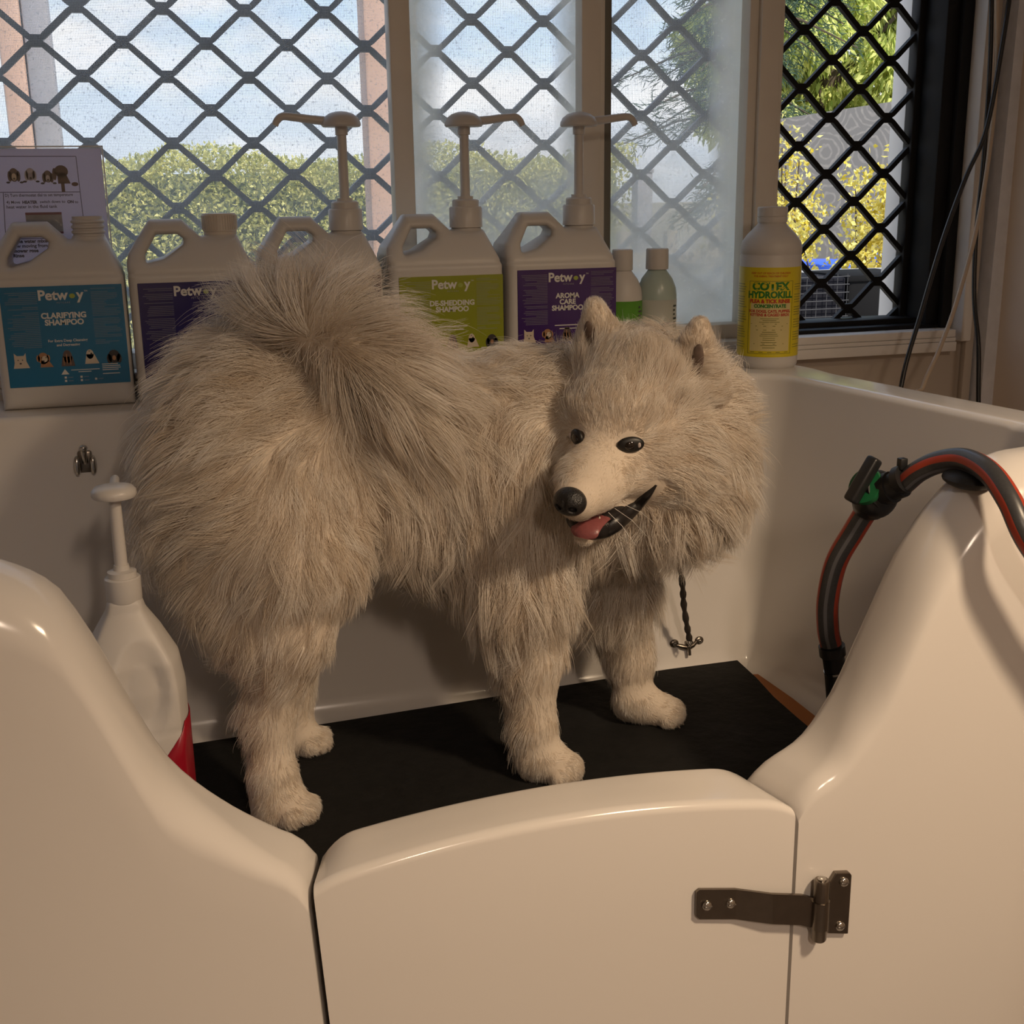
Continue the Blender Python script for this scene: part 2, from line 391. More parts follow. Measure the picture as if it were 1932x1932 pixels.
# ---------------------------------------------------------------- outside
M_ground = mat('outdoor_ground', (0.30, 0.26, 0.18), rough=0.95, noise=0.4, scale=2)
S(MB().box((-60, 2.3, -.5), (90, 140, -.45)).build('ground', M_ground, smooth=False))
HILLZ = at(1300, 382, 124)[2]
hx = np.linspace(-60, 110, 120); rr = np.random.default_rng(3)
hz = HILLZ + .5 * np.sin(hx * .07 + 1) + .35 * np.sin(hx * .19) + .1 * rr.standard_normal(120).cumsum() * .2
hv = []; hf = []
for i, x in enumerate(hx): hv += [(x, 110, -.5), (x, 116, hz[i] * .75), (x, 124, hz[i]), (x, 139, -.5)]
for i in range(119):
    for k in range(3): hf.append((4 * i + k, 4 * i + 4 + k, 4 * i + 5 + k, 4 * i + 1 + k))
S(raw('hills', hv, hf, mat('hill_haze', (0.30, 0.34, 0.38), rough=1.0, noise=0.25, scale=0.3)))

def leaf_mat(name, c0, c1):
    m = bpy.data.materials.new(name); m.use_nodes = True; nt = m.node_tree; nt.nodes.clear(); N = nt.nodes.new; L = nt.links.new
    out = N('ShaderNodeOutputMaterial'); mx = N('ShaderNodeMixShader'); mx.inputs[0].default_value = 0.35; L(mx.outputs[0], out.inputs[0])
    di = N('ShaderNodeBsdfDiffuse'); tl = N('ShaderNodeBsdfTranslucent'); L(di.outputs[0], mx.inputs[1]); L(tl.outputs[0], mx.inputs[2])
    g = N('ShaderNodeNewGeometry'); r = N('ShaderNodeValToRGB'); L(g.outputs['Random Per Island'], r.inputs[0])
    r.color_ramp.elements[0].color = (*c0, 1); r.color_ramp.elements[1].color = (*c1, 1)
    L(r.outputs[0], di.inputs[0]); L(r.outputs[0], tl.inputs[0]); return m
def leaves(name, P, D, length, width, m, parent=None, seed=1):
    """Folded leaf blades at points P pointing along D."""
    r = np.random.default_rng(seed); n = len(P); D = D / np.linalg.norm(D, axis=1, keepdims=True)
    U = np.cross(D, r.standard_normal((n, 3))); U /= np.linalg.norm(U, axis=1, keepdims=True); W = np.cross(D, U)
    ln = length * r.uniform(.6, 1.25, n)[:, None]; wd = width * r.uniform(.7, 1.2, n)[:, None]
    V = np.stack([P, P + D * ln * .45 + U * wd + W * wd * .4, P + D * ln, P + D * ln * .45 - U * wd + W * wd * .4], 1).reshape(-1, 3)
    b = np.arange(n)[:, None] * 4; Q = np.concatenate([b + np.array([[0, 1, 2]]), b + np.array([[0, 2, 3]])])
    return tag(np_mesh(name, V, Q, m, parent, smooth=False), kind='stuff')
M_hedge = leaf_mat('hedge_leaf', (0.38, 0.40, 0.12), (0.90, 0.84, 0.36))
M_tree = leaf_mat('tree_leaf', (0.28, 0.36, 0.07), (0.90, 0.90, 0.34))
M_yel = leaf_mat('shrub_leaf', (0.60, 0.46, 0.04), (0.96, 0.88, 0.34))
M_pine = leaf_mat('pine_leaf', (0.05, 0.09, 0.06), (0.14, 0.20, 0.14))
M_bark = mat('bark', (0.10, 0.07, 0.05), rough=0.9, noise=0.3, scale=20)
R2 = np.random.default_rng(11)
# hedge behind the two left windows
hd = empty('hedge', (0, 7, -.45), label='long clipped yellow-green hedge seen through the two left windows', cat='hedge')
n = 110000; P = np.stack([R2.uniform(-4.2, 2.75, n), R2.uniform(0, 1.0, n) ** 2 * 0.9 - .2, R2.uniform(.9, 2.12, n)], 1)
P[:, 2] = np.where(R2.random(n) < .12, 2.08 + .05 * np.sin(P[:, 0] * 5) + R2.uniform(-.05, .07, n), P[:, 2])
D = R2.standard_normal((n, 3)); D[:, 1] -= .8; D[:, 2] += .5
leaves('foliage', P, D, .034, .009, M_hedge, hd, 2)
MB().box((-4.2, .12, .3), (2.75, .6, 2.05), .05).build('dark_core', mat('hedge_shade', (.10, .12, .04), rough=1, noise=.5, scale=30), hd)  # solid filler box; the shade deep among the leaves is put into its colour
tk = MB()
for k in range(14): tk.tube([(-4 + k * .5, .3, 0), (-4 + k * .5 + .05, .35, 1.0), (-4 + k * .5, .3, 1.9)], .03, 6)
tk.build('stems', M_bark, hd)
def blob_points(c, rad, n, r, shell=.55):
    d = r.standard_normal((n, 3)); d /= np.linalg.norm(d, axis=1, keepdims=True); s = (shell + (1 - shell) * r.random(n))[:, None]
    return np.array(c) + d * s * np.array(rad), d
# leafy tree in the right-hand window
tr_ = empty('leafy_tree', (5.75, 9.6, -.45), label='bright green tree with drooping leaves beyond the open right window', cat='tree')
Ps, Ds = [], []
for k in range(60):
    c = np.array((R2.uniform(-1.1, 1.6), R2.uniform(-.5, .8), R2.uniform(2.2, 4.6))); p, d = blob_points(c, (.36, .36, .30), 1300, R2, .2); Ps.append(p); d[:, 2] = -1.0 - R2.random(len(d)); Ds.append(d + .5 * R2.standard_normal(d.shape))
leaves('foliage', np.concatenate(Ps), np.concatenate(Ds), .095, .017, M_tree, tr_, 3)
tb = MB(); tb.tube([(0.1, .3, 0), (0.15, .35, 1.6), (0.0, .3, 3.0), (.1, .3, 4.4)], [.14, .11, .08, .03], 10)
for k in range(9): tb.tube([(.1, .3, 1.8 + k * .25), (R2.uniform(-1, 1.4), R2.uniform(-.3, .6), 2.5 + k * .25)], [.035, .012], 6)
tb.build('trunk', M_bark, tr_)
# wispy conifer in the third window
pt = at(1335, 200, 8.0)
pn = empty('conifer', (pt[0] + .15, 8.0, -.45), label='wispy dark conifer behind the filmy third window', cat='tree')
Ps, Ds = [], []; pb = MB(); pb.tube([(.25, .2, 0), (.2, .2, 2), (.15, .2, 4.2)], [.09, .07, .02], 8)
for k in range(46):
    z = R2.uniform(1.7, 4.0); a = R2.uniform(0, 6.28); ln = R2.uniform(.45, .95); tip = np.array((.2 + ln * math.cos(a), .2 + ln * .7 * math.sin(a), z - .1)); root = np.array((.2, .2, z + .15))
    pb.tube([root, (root + tip) / 2 + (0, 0, .05), tip], [.014, .009, .004], 5); t = R2.random(300)[:, None]
    Ps.append(root + (tip - root) * t + R2.standard_normal((300, 3)) * .035); Ds.append((tip - root) + R2.standard_normal((300, 3)) * .5)
leaves('foliage', np.concatenate(Ps), np.concatenate(Ds), .10, .004, M_pine, pn, 4); pb.build('trunk', M_bark, pn)
# yellow shrubs in front of the patterned panel
def shrub(px, y, h, n, label, seed, spread=.30):
    p0 = at(px, 500, y); r = np.random.default_rng(seed)
    e = empty('shrub', (p0[0], y, -.45), label=label, cat='shrub', group='yellow shrubs outside'); b = MB(); Ps, Ds = [], []
    for k in range(18):
        a = r.uniform(0, 6.28); tip = np.array((spread * math.cos(a) * r.uniform(.1, 1.1), spread * math.sin(a) * .6, h * r.uniform(.62, 1.0))); b.tube([(0, 0, 0), tip * (.3, .3, .6), tip], [.012, .008, .003], 5)
        t = r.uniform(.25, 1.05, 3 * n // 18)[:, None]; Ps.append(tip * np.concatenate([t ** 1.6, t ** 1.6, t], 1) + r.standard_normal((3 * n // 18, 3)) * .045); Ds.append(r.standard_normal((3 * n // 18, 3)) + (0, -.2, .5))
    leaves('foliage', np.concatenate(Ps), np.concatenate(Ds), .030, .009, M_yel, e, seed); b.build('stems', M_bark, e)
shrub(1640, 4.72, 2.06, 5200, 'taller yellow shrub in the middle of the open right window', 21)
shrub(1480, 5.75, 2.18, 3200, 'slender yellow shrub beside the frame at left of the open window', 22, .16)
shrub(1570, 4.10, 1.60, 2200, 'low yellow shrub in front of the blue drums', 23, .34)
shrub(1385, 6.6, 1.78, 4200, 'hazy yellow shrub low behind the filmy third window', 24, .34)
# grey screen panel with rows of scalloped marks
def scallop_mat():
    m = bpy.data.materials.new('scalloped_panel'); m.use_nodes = True; nt = m.node_tree; b = nt.nodes['Principled BSDF']; N = nt.nodes.new; L = nt.links.new
    tc = N('ShaderNodeTexCoord'); mp = N('ShaderNodeMapping'); mp.inputs['Scale'].default_value = (5.5, 0.0, 5.5); L(tc.outputs['Object'], mp.inputs[0])
    vo = N('ShaderNodeTexVoronoi'); vo.inputs['Scale'].default_value = 1.0; vo.inputs['Randomness'].default_value = 0.35
    dn = N('ShaderNodeTexNoise'); dn.inputs['Scale'].default_value = 2.2; L(mp.outputs[0], dn.inputs[0]); av = N('ShaderNodeMix'); av.data_type = 'RGBA'; av.inputs[0].default_value = .22; L(mp.outputs[0], av.inputs[6]); L(dn.outputs['Color'], av.inputs[7]); L(av.outputs[2], vo.inputs[0])
    mu = N('ShaderNodeMath'); mu.operation = 'MULTIPLY'; mu.inputs[1].default_value = 46; L(vo.outputs['Distance'], mu.inputs[0])
    si = N('ShaderNodeMath'); si.operation = 'SINE'; L(mu.outputs[0], si.inputs[0])
    no = N('ShaderNodeTexNoise'); no.inputs['Scale'].default_value = 38; L(tc.outputs['Object'], no.inputs[0])
    ml = N('ShaderNodeMath'); ml.operation = 'MULTIPLY'; L(si.outputs[0], ml.inputs[0]); L(no.outputs[0], ml.inputs[1])
    r = N('ShaderNodeValToRGB'); r.color_ramp.elements[0].position = .10; r.color_ramp.elements[0].color = (.115, .11, .11, 1); r.color_ramp.elements[1].position = .75; r.color_ramp.elements[1].color = (.20, .188, .18, 1)
    L(ml.outputs[0], r.inputs[0]); L(r.outputs[0], b.inputs['Base Color']); b.inputs['Roughness'].default_value = .7; return m
a, b_ = at(1470, 225, 6.0), at(1800, 174, 6.0)
MBp = MB().prism([(a[0], -.45), (b_[0], -.45), (b_[0], b_[2]), (a[0], a[2])], 6.0, 6.05)
tag(MBp.build('screen_panel', scallop_mat(), smooth=False), 'grey privacy panel with scalloped marks behind the yellow shrubs', 'panel')
# blue drums, wire crate, slab
def drum(px, y, label):
    p = at(px, 500, y); e = empty('drum', (p[0], y, -.45), label=label, cat='drum', group='blue drums outside')
    prof = [(.14, 0), (.15, .02)]
    for k in range(9): z = .06 + k * .14; prof += [(.15, z), (.156, z + .02), (.15, z + .04)]
    prof += [(.15, 1.5), (.135, 1.56)]
    MB().lathe(prof, n=20).build('body', mat('blue_plastic', (0.03, 0.10, 0.62), rough=0.4), e); MB().lathe([(.141, 1.56), (.141, 1.585), (.12, 1.60)], n=20).build('lid', mat('blue_plastic', (0.03, 0.10, 0.62)), e)
drum(1548, 5.2, 'blue plastic drum at left behind the low shrub'); drum(1672, 5.45, 'blue plastic drum nearer the black window frame')
tbx = at(1600, 520, 3.2); te = empty('outdoor_table', (tbx[0], 3.2, -.45), label='weathered grey slab table just outside the open window', cat='table')
sl = at(1600, 519, 3.2)[2]
MB().box((-.45, -.02, sl + .45 - .045), (.40, .25, sl + .45), .006).build('top', mat('grey_slab', (0.34, 0.33, 0.31), rough=.8, noise=.2, scale=15), te)
for sx in (-.40, .34):
    for sy in (.02, .2): MB().box((sx, sy, 0), (sx + .05, sy + .04, sl + .40), .004).build('leg', M_bark, te)
cb = at(1540, 610, 2.75); ce = empty('wire_crate', (cb[0], 2.75, cb[2] - .01), label='dark crate with pale wire grid outside the window bottom', cat='crate')
MB().box((-.14, .02, 0), (.09, .25, .12), .004).build('liner', mat('dark_liner', (.012, .012, .016), rough=.9, spec=.05), ce)
Mw = mat('pale_wire', (.07, .07, .075), rough=.7, spec=.1)
for k in range(9): MB().tube([(-.14 + k * .0288, .012, 0), (-.14 + k * .0288, .012, .13)], .0011, 5).build('upright_wire', Mw, ce)
for k in range(7): MB().tube([(-.145, .010, .004 + k * .02), (.095, .010, .004 + k * .02)], .0011, 5).build('cross_wire', Mw, ce)
cs = at(1540, 615, 2.7); se = empty('outdoor_ledge', (1.3, 2.6, -.45), label='pale outdoor ledge directly below the open window', cat='ledge')
MB().box((-.6, -.1, 0), (.75, .55, cb[2] + .45 - .012), .01).build('slab', mat('pale_concrete', (.5, .47, .43), rough=.9, noise=.1, scale=12), se)
bn = at(1660, 612, 2.78); be = empty('feed_bin', (bn[0], 2.78, cb[2] - .0105), label='black tub beside the wire crate outside the window', cat='tub')
MB().box((-.10, 0, 0), (.10, .2, .115), .012).build('body', mat('black_bin', (.012, .012, .013), rough=.9, spec=.05), be); MB().box((-.107, -.006, .108), (.107, .206, .125), .004).build('rim', mat('black_bin', (.03, .03, .03)), be)
# verandah posts
M_post = mat('pink_post', (0.62, 0.40, 0.30), rough=.6, noise=.12, scale=4); M_postg = mat('grey_post_face', (0.34, 0.33, 0.36), rough=.7, noise=.2, scale=30)
for px0, px1, lab, sp in ((5, 103, 'wide pinkish verandah post at far left behind the sheet', .46), (690, 790, 'pinkish verandah post beside the left window stile', 1.0)):
    a, b_ = at(px0, 150, 3.5), at(px1, 150, 3.5); e = empty('verandah_post', ((a[0] + b_[0]) / 2, 3.5, -.45), label=lab, cat='post', group='verandah posts'); w = (b_[0] - a[0])
    MB().box((-w / 2, 0, 0), (-w / 2 + w * sp, .1, 3.6), .008).build('timber_face', M_post, e)
    if sp < 1: MB().box((-w / 2 + w * sp + .004, .006, 0), (w / 2, .1, 3.6), .008).build('grey_face', M_postg, e)
    MB().box((-w / 2 - .01, -.01, 0), (w / 2 + .01, .11, .03), .003).build('base_plate', M_postg, e)
# fence rails low in window three
fa, fb = at(1180, 470, 6.1), at(1440, 440, 6.1)
fe = empty('rail_fence', (fa[0], 6.1, -.45), label='pale low rail fence hazy behind the filmy third window', cat='fence'); Mf = mat('pale_timber', (.42, .34, .24), rough=.8, noise=.15, scale=10)
for k in range(4):
    x = (fb[0] - fa[0]) * k / 3; MB().box((x - .03, 0, 0), (x + .03, .06, 1.72), .005).build('post', Mf, fe)
for k in range(4): MB().box((-.3, -.025, .7 + k * .27), (fb[0] - fa[0] + .03, -.004, .80 + k * .27), .004).build('rail', Mf, fe)
gp = at(1216, 450, 6.4); ge = empty('steel_post', (gp[0], 6.4, -.45), label='slim grey post standing in the hazy third window', cat='post')
MB().box((-.045, 0, 0), (.045, .09, 2.02), .006).build('shaft', M_postg, ge); MB().box((-.05, -.005, 2.02), (.05, .095, 2.04), .004).build('cap', M_postg, ge)
# ---------------------------------------------------------------- dog bath
ZF, ZR, ZG = 0.70, 1.195, 0.824          # basin floor, rim, gate top
GY0, GY1 = 1.11, 1.20                    # gate front / inner face
def fillet_path(pts, step=.012):
    """Polyline with rounded corners: pts = (x, y, radius)."""
    out = []
    P = [np.array(p[:2], float) for p in pts]
    prev = P[0]; out.append(P[0])
    for i in range(1, len(P) - 1):
        r = pts[i][2]; a = P[i - 1] - P[i]; b = P[i + 1] - P[i]; a /= np.linalg.norm(a); b /= np.linalg.norm(b)
        th = math.acos(np.clip(a @ b, -1, 1)); d = r / math.tan(th / 2); s, e = P[i] + a * d, P[i] + b * d
        n = max(1, int(np.linalg.norm(s - out[-1]) / step)); o0 = out[-1]
        for k in range(1, n + 1): out.append(o0 + (s - o0) * k / n)
        c = P[i] + (a + b) / np.linalg.norm(a + b) * (r / math.sin(th / 2)); a0 = math.atan2(*(s - c)[::-1]); a1 = math.atan2(*(e - c)[::-1]); da = (a1 - a0 + math.pi) % (2 * math.pi) - math.pi
        m = max(6, int(abs(da) * r / step))
        for k in range(1, m + 1): t = a0 + da * k / m; out.append(c + r * np.array((math.cos(t), math.sin(t))))
    o0 = out[-1]; n = max(1, int(np.linalg.norm(P[-1] - o0) / step))
    for k in range(1, n + 1): out.append(o0 + (P[-1] - o0) * k / n)
    return np.array(out)
path = fillet_path([(.1155, GY1, 0), (-.56, GY1, .12), (-.56, 1.822, .08), (.978, 1.822, .07), (1.085, 1.195, .115), (.629, GY1, 0)])
tang = np.gradient(path, axis=0); tang /= np.linalg.norm(tang, axis=1, keepdims=True); nrm = np.stack([tang[:, 1], -tang[:, 0]], 1)
if (nrm[len(path) // 2] @ np.array((0, 1))) < 0: nrm = -nrm
LX = [-.40, -.27, -.21, -.165, -.120, -.091, -.065, -.028, .022, .074, .100, .1155]
LZ = [1.195, 1.192, 1.184, 1.169, 1.141, 1.088, 1.023, .941, .885, .845, .828, .805]
RX = [.629, .650, .697, .737, .775, .818, .857, .900, .95, 1.0]
RZ = [.810, .831, .858, .910, .994, 1.089, 1.144, 1.180, 1.194, 1.195]
def pch(x, X, Z):
    """Monotone cubic interpolation."""
    X = np.array(X); Z = np.array(Z); h = np.diff(X); d = np.diff(Z) / h; m = np.zeros(len(X)); m[1:-1] = np.where(d[1:] * d[:-1] > 0, 2 * d[1:] * d[:-1] / (d[1:] + d[:-1] + 1e-12), 0); m[0] = d[0]; m[-1] = d[-1]
    i = int(np.clip(np.searchsorted(X, x) - 1, 0, len(h) - 1)); t = np.clip((x - X[i]) / h[i], 0, 1)
    return (1 + 2 * t) * (1 - t) ** 2 * Z[i] + t * (1 - t) ** 2 * h[i] * m[i] + t * t * (3 - 2 * t) * Z[i + 1] + t * t * (t - 1) * h[i] * m[i + 1]
def rim_height(p):
    if p[1] > 1.32: return ZR
    return pch(p[0], LX, LZ) if p[0] < .4 else pch(p[0], RX, RZ)
def section(h, w, ro, ri):
    lean = .055 * min(1, max(0, (h - ZF) / .49)); s = []
    s += [(-lean - .035, ZF), (-lean - .018, ZF + .004), (-lean - .006, ZF + .014), (-lean, ZF + .035)]
    s += [(-lean + lean * t, ZF + .035 + (h - ri - ZF - .035) * t) for t in (.2, .4, .6, .8, .93)]
    for k in range(9): a = math.pi - k / 8 * math.pi / 2; s.append((ri + ri * math.cos(a), h - ri + ri * math.sin(a)))
    for t in (.33, .66): s.append((ri + (w - ri - ro) * t, h))
    for k in range(11): a = math.pi / 2 - k / 10 * math.pi / 2; s.append((w - ro + ro * math.cos(a), h - ro + ro * math.sin(a)))
    s += [(w, h - ro - (h - ro - .30) * t) for t in (.1, .3, .6, 1)] + [(w - .012, .16), (w - .03, .06), (w - .03, .02)]
    return s
bath = empty('dog_bath', (.3, 1.5, 0), label='large glossy white moulded dog bath with sweeping sides and low front gate', cat='bath')
BO = np.array(bath.location)
SV, rings = [], []
for i, p in enumerate(path):
    h = rim_height(p); back = max(0, nrm[i][1]) ** 2 if p[1] > 1.6 else 0
    w = .09 + .105 * back
    front = p[1] < 1.32
    ro = .020 if not front else .022 + .042 * min(1, max(0, (h - .84) / .12)); ri = .012 if not front else .016
    sec = section(h, w, ro, ri); ring = []
    for u, z in sec:
        q = np.array((p[0] + nrm[i][0] * u, p[1] + nrm[i][1] * u, z))
        if front:
            dy = q[1] - GY1
            wl = max(0, 1 - (.1155 - p[0]) / .10) if p[0] < .4 else 0; wr = max(0, 1 - (p[0] - .629) / .10) if p[0] > .4 else 0
            q[0] += wl * (dy * .244 + max(0, .82 - z) * .055) - wr * dy * .30
        ring.append(len(SV)); SV.append(q)
    rings.append(ring)
SF = []
for a, b in zip(rings, rings[1:]):
    for k in range(len(a) - 1): SF.append((a[k], a[k + 1], b[k + 1], b[k]))
SF += [tuple(rings[0][::-1]), tuple(rings[-1])]
floor_loop = [r[0] for r in rings]
SF.append(tuple(floor_loop))
shell = raw('shell', [v - BO for v in SV], SF, M_gel, bath, angle=50)
bmx = bmesh.new(); bmx.from_mesh(shell.data); bmesh.ops.recalc_face_normals(bmx, faces=bmx.faces); bmx.to_mesh(shell.data); bmx.free()
# gate
GV, grings = [], []; NS = 72
for i in range(NS):
    s = i / (NS - 1)
    xin = .1225 + (.6235 - .1225) * s
    crown = 1 - (2 * s - 1) ** 2
    zi = .820 + .0195 * crown + .008 * s; zo = .8165 + .0285 * crown + .002 * s
    el = max(0, 1 - (xin - .1225) / .040); er = max(0, 1 - (.6235 - xin) / .045)
    zi -= .020 * el ** 2.2 + .016 * er ** 2.2; zo -= .006 * el ** 2.2 + .009 * er ** 3
    ri, ro = .014, .011
    sec = [(GY1, .71)]
    for k in range(7): a = k / 6 * math.pi / 2; sec.append((GY1 - ri + ri * math.cos(a), zi - ri + ri * math.sin(a)))
    for t in (.3, .6): sec.append((GY1 - ri - (GY1 - GY0 - ri - ro) * t, zi + (zo - zi) * t))
    for k in range(8): a = math.pi / 2 + k / 7 * math.pi / 2; sec.append((GY0 + ro + ro * math.cos(a), zo - ro + ro * math.sin(a)))
    sec += [(GY0, .70), (GY0, .5), (GY0, .3), (GY0 + .004, .15), (GY1, .15)]
    ring = []
    for y, z in sec:
        dy = y - GY1; x = xin + (1 - s) * (dy * .244 + max(0, .82 - z) * .055) - s * dy * .30
        ring.append(len(GV)); GV.append(np.array((x, y, z)) - BO)
    grings.append(ring)
GF = []
for a, b in zip(grings, grings[1:]):
    for k in range(len(a)): GF.append((a[k], a[(k + 1) % len(a)], b[(k + 1) % len(a)], b[k]))
GF += [tuple(grings[0][::-1]), tuple(grings[-1])]
gate = raw('gate', GV, GF, M_gel, bath, angle=50)
bmx = bmesh.new(); bmx.from_mesh(gate.data); bmesh.ops.recalc_face_normals(bmx, faces=bmx.faces); bmx.to_mesh(gate.data); bmx.free()
# added black strips set back in the two joints, standing in for the gaps' shade
for x, sl in ((.1085, .055), (.640, 0.0)):
    b = MB(); b.prism([(x - .003, .79), (x + .003, .79), (x + .003 + sl * .5, .28), (x - .003 + sl * .5, .28)], 1.150, 1.160); b.build('gap_shade_strip', M_rubber_gap, bath).location = -BO
# hinge: strap on the gate, pin and plate on the shell
hg = empty('hinge'); hg.parent = bath; hg.location = -BO; hg['label'] = 'dull steel strap hinge'; 
def HX(px, py, y=1.102): p = at(px, py, y); return (p[0], p[2])
top = [(1316, 1686), (1322, 1681), (1390, 1680), (1455, 1684), (1512, 1686), (1535, 1692), (1562, 1697)]; bot = [(1560, 1748), (1533, 1748), (1508, 1742), (1455, 1740), (1390, 1736), (1322, 1737), (1315, 1731)]
v, f = [], []
for px, py in top: x, z = HX(px, py); lift = .0065 * min(1, max(0, (px - 1385) / 40)); v += [(x, 1.1085 - lift, z), (x, 1.1045 - lift, z)]
for px, py in bot[::-1]: x, z = HX(px, py); lift = .0065 * min(1, max(0, (px - 1385) / 40)); v += [(x, 1.1085 - lift, z), (x, 1.1045 - lift, z)]
m7 = len(top)
for k in range(m7 - 1):
    a, b, c, d_ = 2 * k, 2 * k + 2, 2 * (m7 + k) + 2, 2 * (m7 + k)
    f += [(a, b, c, d_), (a + 1, d_ + 1, c + 1, b + 1), (a, a + 1, b + 1, b), (d_, c, c + 1, d_ + 1)]
f += [(0, 2 * m7, 2 * m7 + 1, 1), (2 * m7 - 2, 2 * m7 - 1, 4 * m7 - 1, 4 * m7 - 2)]
so = raw('strap', v, f, M_steel, hg, smooth=False)
bx, bz0 = HX(1546, 1772, 1.098); bx1, bz1 = HX(1549, 1660, 1.098); bx = (bx + bx1) / 2
MB().lathe([(.0080, bz0), (.0090, bz0 + .002), (.0090, bz1 - .002), (.0080, bz1)], (bx, 1.098, 0), 20).build('barrel', M_steel, hg)
MB().lathe([(.0106, HX(1546, 1745)[1]), (.0106, HX(1546, 1695)[1])], (bx, 1.098, 0), 20).build('knuckle', M_steel, hg)
MB().lathe([(.0052, bz1 - .0005), (.0052, bz1 + .0015), (.003, bz1 + .0025)], (bx, 1.098, 0), 16).build('pin', M_chrome, hg)
pl = MB(); pl.prism([HX(*q) for q in ((1563, 1762), (1601, 1763), (1608, 1652), (1604, 1647), (1578, 1648), (1566, 1668))], 1.1025, 1.1095); po = pl.build('plate', M_steel, hg, smooth=False)
bv = po.modifiers.new('b', 'BEVEL'); bv.width = .0012; bv.segments = 2; bv.limit_method = 'ANGLE'
MY = Matrix.Rotation(math.radians(90), 4, 'X')
for q in ((1335, 1710), (1380, 1706), (1592, 1664), (1585, 1747)):
    x, z = HX(*q)
    b = MB(); b.lathe([(.0062, 0), (.0060, .0018), (.0046, .0034), (.0020, .0042), (.0008, .0043)], n=16)
    b.box((-.0048, -.0006, .0030), (.0048, .0006, .0046)); bmesh.ops.transform(b.bm, matrix=Matrix.Translation((x, 1.1040 if q[0] < 1500 else 1.1025, z)) @ MY, verts=b.bm.verts); b.build('screw', M_chrome, hg)
# steel bracket high on the inner wall, and tether anchor low on it
def wall_y(z): return 1.822 - .055 * (1 - (z - ZF) / .49)
hk = at(160, 875, 1.80); bk = empty('wall_bracket', (hk[0], wall_y(hk[2]), hk[2]), label='small dark chrome bolt bracket high on the bath inner wall left of the dog', cat='bracket')
MB().box((-.010, -.004, -.016), (.010, .006, .016), .003).build('plate', M_steel, bk)
for sx in (-.011, .011): MB().ball((sx, -.008, -.004), (.0052, .006, .015), 8).build('lobe', M_chrome, bk)
MB().tube([(0, -.004, .0), (0, -.012, .012), (0, -.012, .02)], .0045, 10).build('bolt', M_chrome, bk)
MB().ball((0, -.013, .0225), (.006, .006, .005), 8).build('bolt_head', M_chrome, bk)
an = at(1302, 1220, 1.755); ta = empty('tether_anchor', (an[0], wall_y(an[2]) - .002, an[2]), label='steel two-lobed tether anchor with ring low on the back wall of the bath', cat='anchor')
MB().tube([(-.022, 0, .001), (-.010, -.004, -.003), (.0, -.005, -.006), (.010, -.004, -.003), (.022, 0, .004)], [.003, .0045, .005, .0045, .003], 10).build('bar', M_steel, ta)
for sx in (-.023, .023):
    MB().ball((sx, -.001, .003), (.0085, .004, .0075), 8).build('lobe', M_steel, ta)
    MB().ball((sx, -.005, .003), (.0032, .002, .0032), 6).build('screw', M_chrome, ta)
MB().tube([(.0, -.006, -.006), (.001, -.014, .002), (.0005, -.010, .012), (-.001, -.006, .006), (0, -.006, -.006)], .0022, 8).build('ring', M_chrome, ta)
MB().tube([(0, -.012, -.004), (.0005, -.014, -.016)], .0028, 8).build('stud', M_steel, ta)
ld = [at(1301, 1207, 1.733), at(1296, 1180, 1.725), at(1290, 1140, 1.715), at(1288, 1108, 1.70), at(1282, 1060, 1.68)]
lt = empty('leash', tuple(ld[0]), label='short dark leash running from the wall anchor up under the dog\'s ruff', cat='leash')
b = MB(); pp = smooth_path([p - ld[0] for p in ld], 6); b.tube(pp, [.0048 + .0012 * math.sin(i * 1.7) for i in range(len(pp))], 8); b.build('strap', mat('dark_webbing', (.035, .027, .022), rough=.7, noise=.3, scale=200), lt)
MB().tube([(.0, 0, .004), (.004, -.002, -.004), (0.0, -.004, -.010), (-.004, -.002, -.004), (0, 0, .004)], .0016, 8).build('snap_hook', M_chrome, lt)
# board and mat on the basin floor
bd = MB(); bd.prism([(.20, 1.28), (.20, 1.70), (.893, 1.712), (.915, 1.706), (.921, 1.60), (.921, 1.28)], 0, .005)
bmesh.ops.transform(bd.bm, matrix=Matrix(((1, 0, 0, 0), (0, 0, 1, 0), (0, 1, 0, ZF + .0005), (0, 0, 0, 1))), verts=bd.bm.verts)
tag(bd.build('floor_board', mat('orange_board', (0.42, 0.13, 0.015), rough=.5, noise=.15, scale=12), smooth=False), 'orange board showing at the right edge under the black mat', 'board')
MZ = ZF + .0065
mt = MB(); corners = [(-.02, 1.25), (-.012, 1.712), (.2, 1.722), (.45, 1.738), (.7, 1.755), (.903, 1.764), (.898, 1.68), (.888, 1.60), (.885, 1.523), (.880, 1.25)]
for k in range(1): mt.prism(corners, 0, .006)
bmesh.ops.transform(mt.bm, matrix=Matrix(((1, 0, 0, 0), (0, 0, 1, 0), (0, 1, 0, MZ - .0005), (0, 0, 0, 1))), verts=mt.bm.verts)
tag(mt.build('bath_mat', mat('mat_rubber', (0.0095, 0.009, 0.0085), rough=.8, noise=.5, scale=40, bump=.3, spec=.25), smooth=False), 'black rubber mat under the dog on the bath floor', 'mat')
MTOP = MZ + .0055

